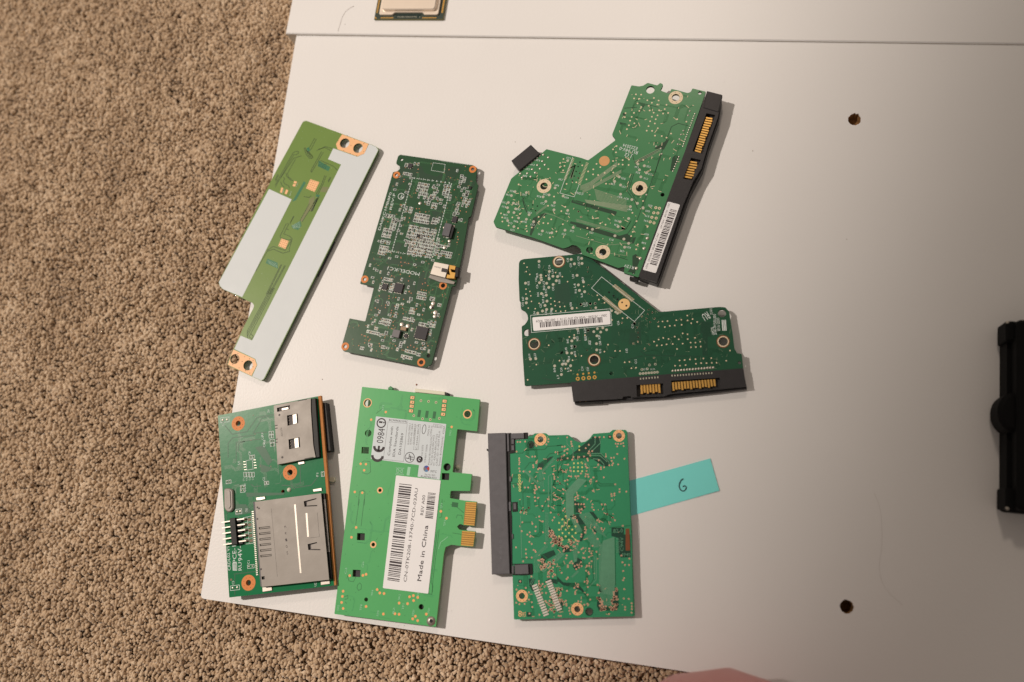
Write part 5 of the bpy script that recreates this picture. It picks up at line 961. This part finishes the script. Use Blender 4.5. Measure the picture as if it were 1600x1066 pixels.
bundle(Zu(235, 620), Zu(335, 640), Zu(190, 800), Zu(98, 765), 12, .42); bundle(Zu(98, 765), Zu(188, 800), Zu(190, 1066), Zu(105, 1066), 12, .42); bundle(Zv(108, 0), Zv(150, 10), Zv(245, 180), Zv(190, 200), 7, .36); bundle(Zv(205, 30), Zv(310, 0), Zv(400, 130), Zv(300, 160), 9, .4); bundle(Zv(310, 90), Zv(400, 130), Zv(480, 250), Zv(370, 180), 6, .36)
bundle(Zv(270, 245), Zv(355, 180), Zv(435, 330), Zv(360, 340), 8, .42); bundle(Zv(440, 275), Zv(545, 238), Zv(552, 800), Zv(400, 770), 17, .5); bundle(Zv(400, 770), Zv(552, 720), Zv(520, 900), Zv(430, 890), 10, .42); bundle(Zv(400, 350), Zv(440, 280), Zv(440, 770), Zv(402, 760), 5, .4)
bundle(Zv(140, 270), Zv(210, 290), Zv(190, 470), Zv(165, 480), 5, .36); bundle(Zt(470, 560), Zt(500, 590), Zt(690, 420), Zt(640, 410), 5, .42); bundle(Zt(410, 450), Zt(430, 470), Zt(545, 360), Zt(520, 340), 3, .3); bundle(Zt(515, 340), Zt(545, 340), Zt(545, 60), Zt(515, 60), 3, .3); bundle(Zt(415, 470), Zt(470, 470), Zt(470, 590), Zt(415, 590), 4, .3)
bundle(Zt(410, 620), Zt(430, 640), Zt(400, 700), Zt(375, 690), 2, .3); bundle(Zs(650, 560), Zs(710, 560), Zs(712, 770), Zs(655, 740), 4, .26); bundle(Zs(460, 560), Zs(480, 545), Zs(650, 715), Zs(630, 735), 3, .3); bundle(Zs(690, 590), Zs(680, 560), Zs(830, 400), Zs(850, 420), 4, .24)
for pts in (Zs((765, 1000), (765, 625), (800, 600)), Zs((805, 960), (805, 640)), Zu((112, 170), (115, 240), (180, 310), (182, 390), (210, 420)), Zu((165, 230), (185, 270), (185, 380)), Zu((425, 165), (425, 240), (360, 310)), Zu((475, 165), (485, 230), (390, 320)), Zu((380, 345), (490, 345), (580, 440), (580, 470)), Zu((380, 365), (480, 370), (560, 440)), Zu((400, 405), (470, 410), (520, 460), (525, 500)), Zu((300, 420), (360, 490), (370, 580)), Zu((150, 505), (165, 540), (165, 600)), Zu((55, 680), (95, 710)), Zv((135, 620), (200, 560)), Zv((145, 625), (210, 565)), Zv((300, 720), (380, 640)), Zt((300, 90), (310, 460)), Zt((570, 300), (570, 380)), Zv((0, 470), (70, 400)), Zv((0, 450), (60, 390)), Zt((545, 180), (545, 260), (580, 300)), Zv((355, 420), (360, 640)), Zv((375, 420), (378, 640)), Zv((545, 240), (552, 690)), Zv((320, 300), (315, 400))):
    a.ribbon(b.P(pts), .32, w + .006)
a.build('copper_traces', m8l, b.e, kind='stuff')
a = Acc()
for pts in (Zs((290, 345), (445, 340), (480, 305), (720, 295), (755, 258), (948, 245)), Zs((305, 715), (400, 712)), Zs((470, 540), (530, 460), (600, 460)), Zs((640, 465), (690, 460), (780, 350), (948, 320)), Zs((580, 690), (450, 830), (455, 1066)), Zs((680, 1066), (948, 440)), Zs((825, 890), (948, 890)), Zs((820, 730), (948, 730)), Zu((0, 260), (60, 250)), Zu((0, 340), (60, 330)), Zu((0, 500), (60, 430)), Zu((70, 660), (70, 570), (150, 500)), Zu((0, 835), (90, 835)), Zu((430, 640), (490, 685), (640, 685)), Zu((430, 655), (480, 708), (640, 705)), Zu((545, 915), (560, 1010)), Zu((570, 1030), (630, 1060)), Zu((400, 540), (490, 540)), Zt((310, 465), (400, 468)), Zv((500, 150), (700, 130)), Zv((700, 0), (712, 130)), Zv((560, 700), (720, 690)) if False else Zv((712, 130), (730, 990)), Zt((360, 620), (360, 690)), Zv((480, 10), (540, 60)), Zv((555, 250), (560, 700)), Zt((235, 610), (360, 615)), Zv((260, 450), (250, 500)), Zv((330, 420), (350, 640), (300, 720))):
    a.ribbon(b.P(pts), .3, T + .028)
a.build('dark_traces', m8t, b.e, kind='stuff')
routes(b, out8, 110, mat('b8_trace', C(30, 104, 62), .32), 36, .2, (1, 5), pinkcu, .2)
v, y_, hd_ = Acc(), Acc(), Acc()
pts8 = [(Zs, p) for p in ((385, 203), (417, 203), (478, 198), (373, 322), (567, 385), (600, 383), (578, 490), (580, 515), (535, 570), (622, 450), (617, 465), (638, 540), (675, 532), (655, 527), (458, 567), (475, 765), (515, 765), (605, 745), (610, 765), (650, 760), (620, 785), (600, 800), (597, 835), (597, 885), (635, 895), (602, 930), (708, 800), (690, 993), (767, 993), (757, 910), (833, 912), (852, 920), (848, 857), (825, 600), (838, 635), (840, 660), (873, 690), (908, 710), (853, 330), (877, 430), (920, 425), (937, 380), (920, 545), (435, 1048), (487, 1045), (522, 1017), (765, 168), (763, 200), (740, 233), (618, 250), (600, 235), (405, 405), (405, 430), (410, 455), (405, 480), (405, 530), (412, 565))] + \
 [(Zt, p) for p in ((372, 20), (345, 40), (310, 42), (330, 68), (300, 60), (315, 147), (463, 97), (403, 160), (433, 187), (430, 225), (380, 235), (360, 255), (385, 272), (377, 320), (397, 337), (310, 225), (260, 367), (347, 385), (347, 422), (352, 455), (322, 490), (398, 457), (415, 390), (432, 408), (425, 395), (495, 140), (565, 62), (497, 235), (345, 722), (372, 762), (372, 825), (335, 862), (290, 865), (262, 853), (265, 737), (397, 847), (403, 890), (297, 665), (378, 948), (465, 958), (645, 562), (660, 590), (652, 740), (395, 622), (595, 105), (630, 80), (580, 130), (512, 330), (455, 480), (470, 480), (488, 470))] + \
 [(Zu, p) for p in ((115, 168), (160, 215), (163, 240), (170, 265), (87, 270), (60, 272), (120, 297), (85, 318), (115, 345), (82, 365), (57, 380), (120, 400), (50, 415), (10, 420), (175, 412), (185, 385), (248, 385), (302, 380), (355, 250), (322, 287), (358, 322), (393, 320), (350, 345), (372, 370), (340, 405), (345, 425), (318, 465), (322, 490), (335, 505), (330, 540), (345, 580), (318, 600), (352, 605), (382, 635), (368, 655), (408, 613), (440, 655), (522, 612), (400, 762), (650, 690), (697, 743), (697, 773), (772, 770), (607, 797), (640, 790), (610, 820), (640, 812), (613, 865), (500, 912), (535, 912), (558, 1018), (620, 1058), (465, 420), (460, 470), (490, 500), (490, 520), (525, 500), (583, 478), (605, 395), (635, 392), (610, 430), (625, 455), (615, 475), (545, 380), (682, 468), (752, 405), (672, 352), (655, 238), (680, 238), (712, 238), (738, 232), (670, 268), (743, 265), (427, 165), (475, 165), (523, 165), (590, 160), (48, 527), (125, 470), (150, 505), (155, 540), (135, 598), (160, 602), (208, 600), (240, 598), (268, 568), (118, 640), (90, 650), (10, 655), (35, 677), (72, 747), (72, 792), (207, 832), (237, 815), (235, 845), (203, 860), (300, 833), (340, 855), (207, 910), (240, 910), (272, 910), (302, 910), (310, 940), (275, 962), (250, 985), (265, 1005), (68, 898), (85, 958), (70, 980), (20, 1025), (100, 1048), (190, 1040), (205, 1055), (397, 912), (393, 945), (412, 972))] + \
 [(Zv, p) for p in ((160, 35), (175, 60), (190, 80), (195, 95), (155, 60), (270, 145), (270, 165), (268, 195), (235, 215), (232, 235), (385, 80), (405, 95), (425, 155), (360, 148), (362, 203), (388, 258), (480, 20), (535, 55), (553, 80), (628, 132), (340, 322), (308, 350), (310, 375), (378, 380), (330, 395), (305, 430), (332, 470), (250, 345), (235, 355), (208, 385), (255, 392), (250, 435), (265, 440), (95, 415), (88, 442), (30, 552), (105, 625), (95, 640), (140, 470), (125, 485), (150, 490), (105, 510), (105, 525), (170, 515), (195, 505), (210, 530), (185, 545), (230, 480), (235, 515), (310, 490), (285, 515), (310, 515), (280, 560), (308, 590), (300, 575), (265, 665), (290, 655), (290, 680), (295, 715), (388, 695), (203, 690), (202, 712), (168, 725), (175, 765), (175, 780), (40, 742), (97, 752), (292, 788), (318, 835), (262, 885), (292, 875), (205, 850), (232, 855), (120, 915), (120, 940), (128, 970), (690, 445), (625, 480), (650, 505), (688, 505), (632, 562), (640, 630), (632, 650), (642, 735), (637, 825), (685, 828), (713, 870), (715, 900), (715, 925), (712, 960), (650, 905), (650, 930), (497, 972), (18, 990), (38, 990), (615, 415), (400, 770), (385, 825))]
rnd = random.Random(2)
for (cx, cy, rx, ry, n) in ((410, 850, 28, 35, 12), (430, 915, 40, 22, 14), (530, 915, 40, 22, 14), (558, 780, 18, 60, 14), (550, 860, 30, 40, 12), (20, 280, 35, 45, 18), (90, 350, 45, 30, 14), (170, 290, 40, 45, 14), (20, 800, 30, 60, 12), (70, 870, 25, 30, 6)):
    for k in range(n): pts8.append((Zv, (cx + rnd.uniform(-rx, rx), cy + rnd.uniform(-ry, ry))))
for (cx, cy, rx, ry, n) in ((575, 270, 28, 55, 20), (620, 320, 40, 40, 16), (500, 520, 30, 45, 16), (560, 530, 40, 60, 20), (580, 850, 25, 90, 24), (490, 720, 40, 60, 14), (540, 880, 25, 60, 10), (620, 790, 40, 60, 14), (570, 600, 35, 30, 10)):
    for k in range(n): pts8.append((Zt, (cx + rnd.uniform(-rx, rx), cy + rnd.uniform(-ry, ry))))
for Z, p in pts8:
    c = b.L(Z(*p)); v.disc(c, .42, T + .05, 8); hd_.disc((c[0], c[1]), .15, T + .06, 5)
for k in range(6): y_.ring(b.L(lerp(Zs(407, 615), Zs(414, 800), k / 5)), .28, .62, T + .05, 10)
for i in range(3):
    for j in range(3): y_.disc(b.L(Zu(190 + 46 * i, 455 + 44 * j)), .45, T + .052, 8)
for i in range(6):
    for j in range(6): 
        x, y = 85 + 32 * (i - j) * .98, 45 + 17 * (i + j) * 1.9 - 5
        if 5 < x < 195 and 10 < y < 280 and not (x > 130 and y < 110): y_.disc(b.L(Zv(x, y)), .45, T + .052, 8)
dots(y_, b, Zu, ((250, 268), (250, 308), (275, 447)), .45, .052)
v.build('vias', pinkcu, b.e, kind='stuff'); hd_.build('via_holes', mat('via_hole', C(120, 70, 50), .6), b.e, kind='stuff'); y_.build('test_pads', mat('yellow_pad', C(200, 190, 110), .45), b.e, kind='stuff')
for p, q in ((Zt(425, 702), Zt(525, 958)), (Zt(547, 665), Zt(640, 912))):
    for k in range(13):
        c = lerp(p, q, k / 12); a = Acc(); a.box(b.L(c), 1.3, .4, .35, T, T + .35, .12); a.build('solder_bar', mat('bright_solder', (.78, .75, .7), .35, .3), b.e)
a = Acc(); a.text('8', b.L(Zt(280, 975)), b.L(Zt(312, 975)), 2.6, T + .05); a.text('R5', b.L(Zt(318, 975)), b.L(Zt(345, 975)), 2.0, T + .05); a.build('copper_lettering', copper, b.e)
s8 = Acc(); s8.text('SMOOTHL M', b.L(Zv(600, 390)), b.L(Zv(597, 250)), 1.6, T + .05); s8.text('82-0', b.L(Zv(540, 200)), b.L(Zv(630, 195)), 1.7, T + .05); s8.text('C94V', b.L(Zv(635, 375)), b.L(Zv(632, 240)), 1.4, T + .05); s8.text('FP40', b.L(Zv(625, 425)), b.L(Zv(700, 420)), 1.4, T + .05); s8.build('silkscreen_print', m8l, b.e, kind='stuff')
b.part('brown_pad', Zv((655, 160), (690, 158), (698, 368), (655, 368)), 0, .06, mat('brown_mask', C(122, 66, 36), .5, var=.1), .01)
# connector
cn = b.part('edge_connector', Zs((15, 97), (238, 90), (262, 1066)) + Zt((205, 600), (47, 606), (30, 20)) , -4.0, 1.2, greyblack, .25)
sp = b.part('connector_spine', Zs((236, 95), (300, 90), (306, 340), (292, 352), (306, 940), (310, 1066)) + Zt((226, 100), (228, 512), (228, 598), (200, 600)), -4.0, .15, deepblack, .1, parent=cn)
for q, h in ((Zs((252, 98), (276, 97), (282, 318), (258, 320)), .7), (Zs((300, 97), (462, 92), (466, 160), (303, 164)), 1.0), (Zs((306, 168), (340, 167), (342, 228), (308, 230)), .7), (Zs((306, 245), (342, 244), (344, 306), (310, 308)), .7), (Zs((282, 630), (306, 628), (308, 690), (284, 692)), .6), (Zs((275, 942), (302, 940), (304, 1055), (278, 1056)), .6), (Zs((332, 960), (366, 958), (368, 1035), (334, 1037)), .5), (Zt((222, 250), (234, 249), (235, 292), (223, 293)), .5), (Zt((222, 528), (240, 527), (241, 598), (224, 599)), .6), (Zt((246, 520), (366, 516), (370, 600), (250, 603)), 1.0)):
    b.part('connector_tab', q, -.5, h, greyblack, .12, parent=cn)
for q in (Zs((458, 88), (506, 86), (512, 162), (468, 164)), Zs((298, 164), (350, 160), (356, 332), (300, 345)), Zs((318, 945), (382, 942), (384, 1062), (320, 1066)), Zt((366, 515), (404, 513), (408, 602), (372, 604)), Zt((228, 512), (400, 508), (402, 516), (230, 519)), Zt((230, 600), (402, 601), (402, 608), (230, 610))): b.part('connector_latch', q, -1.6, .3, deepblack, .06, parent=cn)
b.part('side_pip', Zs((2, 285), (20, 290), (20, 318), (4, 310)), -3, -1, deepblack, .1, parent=cn)
a = Acc()
for k, ch in enumerate('4020'): a.text(ch, b.L(Zt(112, 470 - 48 * k), 1.2), b.L(Zt(134, 470 - 48 * k), 1.2), 1.2, T + 1.22)
a.build('moulded_mark', mat('faint_grey_print', C(104, 98, 97), .5), cn)
under(b, [((930, 740), 7, 7), ((860, 930), 5, 5), ((970, 930), 4, 4), ((900, 830), 8, 8)])

# ================================================================== numbered paper tab under that board
teal = mat('teal_paper', C(122, 205, 190), .6, var=.03, vscale=120, bump=.08)
Z9 = Zoom(880, 660, 3.331)
q = [world(p, .25) for p in ((950, 760.5), Z9(765, 188), Z9(813, 356), (955, 815))]
o = Vector(q[0]); e = bpy.data.objects.new('sticky_note', None); COL.objects.link(e); e.location = (o.x * MM, o.y * MM, 0); e.empty_display_size = .01
tag(e, 'teal paper tab with a handwritten 6, tucked under the square jade board', 'sticky note')
a = Acc(); N = 14
for i in range(N + 1):
    t = i / N; z = .12 + .9 * max(0, t - .45) ** 2; p, r = lerp(q[0], q[1], t), lerp(q[3], q[2], t)
    a.v += [(p[0] - o.x, p[1] - o.y, z + .1 * math.sin(t * 7)), (r[0] - o.x, r[1] - o.y, z + .16 * t)]
top_n = len(a.v); a.v += [(x, y, z - .1) for x, y, z in a.v[:top_n]]
for i in range(N):
    k = 2 * i; a.f += [(k, k + 1, k + 3, k + 2), (top_n + k, top_n + k + 2, top_n + k + 3, top_n + k + 1), (k, k + 2, top_n + k + 2, top_n + k), (k + 1, top_n + k + 1, top_n + k + 3, k + 3)]; a.m += [0] * 4
k = 2 * N; a.f += [(0, top_n, top_n + 1, 1), (k, k + 1, top_n + k + 1, top_n + k)]; a.m += [0, 0]
me_o = a.build('paper', teal, e)
bm = bmesh.new(); bm.from_mesh(me_o.data); bmesh.ops.recalc_face_normals(bm, faces=bm.faces[:]); bm.to_mesh(me_o.data); bm.free()
a = Acc(); st = [(626, 294), (617, 298), (609, 309), (604, 322), (604, 337), (609, 349), (617, 356), (627, 357), (636, 351), (640, 342), (638, 333), (630, 331), (622, 335)]
P = [Vector(world(Z9(*p), .4)) - o for p in st]; S2 = []
for i in range(len(P) - 1):
    p0, p1, p2, p3 = P[max(0, i - 1)], P[i], P[i + 1], P[min(len(P) - 1, i + 2)]
    for t in (0, .33, .66): S2.append(.5 * ((2 * p1) + (p2 - p0) * t + (2 * p0 - 5 * p1 + 4 * p2 - p3) * t * t + (3 * p1 - p0 - 3 * p2 + p3) * t ** 3))
S2.append(P[-1]); a.ribbon(S2, .42, .52); a.build('handwritten_digit', mat('pen_ink', C(48, 62, 66), .5), e)

# ================================================================== processor on the raised panel
Zw = Zoom(570, 0, 11.43); pz = upper_z(world((640, 20)))
b = Board('computer processor with silver heat spreader and dark green rim at the top edge', pz + 1.3, 1.25, Zw(165, 345), Zw(1395, 345), mat('cpu_mask', C(58, 64, 54), .4, var=.06), base=pz, name='processor_chip', cat='processor', group=None)
T = b.top; c0, c1 = b.L(Zw(165, 345)), b.L(Zw(1395, 345)); wd = c1[0] - c0[0]; H = wd * 1.06
a = Acc(); a.prism([(c0[0], 0), (c1[0], 0), (c1[0], H), (c0[0], H)], 0.02, T, .08, 0, 1); a.build('substrate', [b.mask, mat('cpu_edge', C(120, 108, 66), .6, var=.1)], b.e)
ihs_m = mat('nickel_spreader', C(236, 208, 182), .36, .45, var=.04, vscale=150)
x0, x1 = b.L(Zw(262, 290))[0], b.L(Zw(1318, 290))[0]; y0 = 2.1
hx = wd / 2
ih = Acc(); fl = [(x0, y0), (x0 + wd * .2, y0), (x0 + wd * .225, y0 + 1.4), (x1 - wd * .225, y0 + 1.4), (x1 - wd * .2, y0), (x1, y0), (x1, H - 2.1), (x0, H - 2.1)]
ih.prism(rounded(fl, 1.2, 3), T, T + 1.1, .2); sp = ih.build('heat_spreader', ihs_m, b.e)
ih = Acc(); ih.prism(rounded([(x0 + 1.6, y0 + 2.0), (x1 - 1.6, y0 + 2.0), (x1 - 1.6, H - 4), (x0 + 1.6, H - 4)], 2.0, 5), T + 1.05, T + 2.9, .45); ih.build('raised_face', ihs_m, sp)
a = Acc(); a.prism([(c0[0] + wd * .31, .55), (c0[0] + wd * .68, .55), (c0[0] + wd * .68, 3.0), (c0[0] + wd * .31, 3.0)], T, T + .04); a.build('dark_patch', mat('cpu_dark', C(34, 46, 40), .35), b.e)
g = Acc()
for k in range(10): g.quad((c0[0] + wd * (.105 + .0185 * k), .85), .28, .38, 0, T + .05)
for k in range(11): g.quad((c0[0] + wd * (.71 + .0185 * k), .85), .28, .38, 0, T + .05)
for k in range(9):
    g.quad((c0[0] + 1.1, 4.2 + .95 * k), .5, .35, 0, T + .05); g.quad((c1[0] - 1.1, 4.2 + .95 * k), .5, .42, 0, T + .05)
g.poly([(c0[0] + .3, .4), (c0[0] + 1.7, .4), (c0[0] + .4, 1.7)], T + .05); g.build('gold_marks', gold, b.e, kind='stuff')
a = Acc(); a.text('X34038D 9482000 57943', (c0[0] + wd * .33, 1.0), (c0[0] + wd * .62, 1.0), .8, T + .06); a.disc((c0[0] + wd * .665, 1.2), .28, T + .06, 8); a.build('etched_text', padgrey, b.e)

# ================================================================== black box at the right edge
bz = 17.0
bl, bl2 = Vector(world((1561, 800))), Vector(world((1562, 511))); d = (bl2 - bl); L = d.length; ang = math.atan2(d.y, d.x) - math.pi / 2
e = bpy.data.objects.new('black_case', None); COL.objects.link(e); e.location = (bl.x * MM, bl.y * MM, 0); e.rotation_euler.z = ang; e.empty_display_size = .01
tag(e, 'black plastic box with a rounded side knob, cut off by the right edge', 'box')
cb = mat('case_black', C(14, 13, 12), .7, var=.15, spec=.12)
a = Acc(); a.prism(rounded([(0, 0), (70, 0), (70, L), (0, L)], 2.0, 4), 0, bz * .55, .0); a.prism(rounded([(1.6, .6), (70, .6), (70, L - .6), (1.6, L - .6)], 2.2, 4), bz * .55, bz, 1.2); a.build('case_body', cb, e)
for y, z in ((3.2, 9), (L - 6.5, 9)):
    a = Acc(); a.prism(rounded([(-1.4, y - 2.5), (3, y - 2.5), (3, y + 6), (-1.4, y + 6)], .8, 3), 2, 13, .6); a.build('corner_clip', cb, e)
a = Acc(); ym = L * .505; ky = 8.2
kn = []
for i in range(13): t = math.pi / 2 + math.pi * i / 12; kn.append((1.5 + 6.0 * math.cos(t), ym + ky * math.sin(t)))
kn += [(7, ym - ky), (7, ym + ky)]
a.prism(kn, 3.0, 14.5, 1.6); a.build('side_knob', cb, e, smooth=False)
for y in (1.0, L - 1.2):
    a = Acc(); a.dome((-.6, y), .8, 12.6, .5, 8); a.build('screw', steel, e)

# ================================================================== bent knee of the person at the bottom edge
kc = Vector(world((1128, 1120), -5))
skin = mat('skin', C(206, 138, 128), .55, var=.05, vscale=60, bump=.15, bscale=1200)
skin.node_tree.nodes['Principled BSDF'].inputs['Subsurface Weight'].default_value = .15
skin.node_tree.nodes['Principled BSDF'].inputs['Subsurface Radius'].default_value = (.01, .004, .002)
def limb(path, nseg=28):
    """one skin along a path of (x, y, z, r)"""
    a = Acc(); P = [Vector(p[:3]) for p in path]; n = nseg
    for i, p in enumerate(path):
        t = (P[min(i + 1, len(P) - 1)] - P[max(i - 1, 0)]).normalized(); u = t.cross(Vector((0, 0, 1))).normalized(); w = u.cross(t).normalized()
        for k in range(n):
            an = 2 * math.pi * k / n; q = P[i] + (u * math.cos(an) + w * math.sin(an)) * p[3]; a.v.append(tuple(q))
    for i in range(len(path) - 1):
        for k in range(n): j = (k + 1) % n; a.f.append((i * n + k, i * n + j, (i + 1) * n + j, (i + 1) * n + k)); a.m.append(0)
    a.f.append(tuple(range(n))); a.f.append(tuple(range(len(path) * n - 1, (len(path) - 1) * n - 1, -1))); a.m += [0, 0]
    return a
KR = 60.0
kx, ky_ = world((1116, 1051), 40); ky_ -= KR - 1.0; kz = -16 + KR * .92
path = []
A0 = Vector((kx + 210, ky_ - 330, kz + 45)); B0 = Vector((kx - 130, ky_ - 330, kz - 22)); K0 = Vector((kx, ky_, kz))
for i in range(13):
    t = i / 12; p = A0.lerp(K0, t); path.append((p.x, p.y, p.z, 80 - 20 * t ** .8))
tip = []
for i in range(1, 6):
    t = i / 6; th = t * math.pi
    d1 = (K0 - A0).normalized(); d2 = (B0 - K0).normalized(); m = K0 + (d1 * math.sin(th) * 12) + Vector((-12 * t, 0, 0)); path.append((m.x, m.y, m.z - 6 * t, 60 - 2 * math.sin(th) - 1.0 * t))
for i in range(1, 13):
    t = i / 12; p = (K0 + Vector((-12, 0, -6))).lerp(B0, t); path.append((p.x, p.y, p.z, 59 + 4 * math.sin(t * 2.4) - 26 * t * t))
a = limb(path); kn = a.build('person', skin, None, smooth=True); m_ = kn.modifiers.new('smooth', 'SUBSURF'); m_.levels = 1; m_.render_levels = 1
tag(kn, 'bare bent knee of a person on the carpet at the bottom edge of the panel', 'person')

# ================================================================== hairs and crumbs on the panel
def strand(pts, r, z, label):
    a = Acc(); P = [world(p, z) for p in pts]; S2 = []
    V3 = [Vector(p) for p in P]
    for i in range(len(V3) - 1):
        p0, p1, p2, p3 = V3[max(0, i - 1)], V3[i], V3[i + 1], V3[min(len(V3) - 1, i + 2)]
        for t in (0, .25, .5, .75): S2.append(.5 * ((2 * p1) + (p2 - p0) * t + (2 * p0 - 5 * p1 + 4 * p2 - p3) * t * t + (3 * p1 - p0 - 3 * p2 + p3) * t ** 3))
    S2.append(V3[-1]); n = 5
    for i, p in enumerate(S2):
        t = (S2[min(i + 1, len(S2) - 1)] - S2[max(i - 1, 0)]).normalized(); u = Vector((-t.y, t.x))
        zz = (upper_z(p) if z > 1 else 0) + r + .02
        for k in range(n): an = 2 * math.pi * k / n; a.v.append((p.x + u.x * math.cos(an) * r, p.y + u.y * math.cos(an) * r, zz + math.sin(an) * r))
    for i in range(len(S2) - 1):
        for k in range(n): j = (k + 1) % n; a.f.append((i * n + k, i * n + j, (i + 1) * n + j, (i + 1) * n + k)); a.m.append(0)
    tag(a.build('hair', mat('hair', C(120, 96, 76), .5), None, smooth=True), label, 'hair')
strand([(553, 9), (543, 15), (536, 24), (531, 38), (528, 49)], .055, 2.1, 'fine dark hair curving across the raised panel left of the processor')
strand([(1366, 770), (1376, 800), (1378, 850), (1374, 890), (1384, 920), (1410, 945)], 0.02, 0, 'fine pale hair on the bare panel near the lower screw hole')
for (x, y, r, lab, colr) in ((651, 601, .5, 'brown crumb beside the cream socket of the bright green card', (130, 70, 44)), (539, 38, .22, 'tiny dark speck on the raised panel beside the hair', (90, 80, 70)), (907, 216, .22, 'tiny speck on the panel below the angular drive board notch', (120, 104, 90)), (1176, 236, .25, 'tiny speck on the panel right of the angular drive board', (150, 130, 110)), (805, 222, .2, 'tiny speck above the small black header', (130, 116, 100)), (1323, 374, .2, 'tiny speck on the bare right part of the panel', (120, 105, 90)), (504, 593, .25, 'tiny dark speck beside the lower end of the olive board', (120, 100, 80))):
    z = 2.0 if y < 45 else 0; p = world((x, y), z); zz = upper_z(p) if y < 45 else 0
    a = Acc(); rnd = random.Random(x); pts = [(p[0] + r * rnd.uniform(.6, 1.2) * math.cos(k * 1.05), p[1] + r * rnd.uniform(.6, 1.2) * math.sin(k * 1.05)) for k in range(6)]; a.prism(pts, zz + .005, zz + r * .7, r * .2)
    tag(a.build('crumb', mat('crumb_%d' % x, C(*colr), .8)), lab, 'crumb')
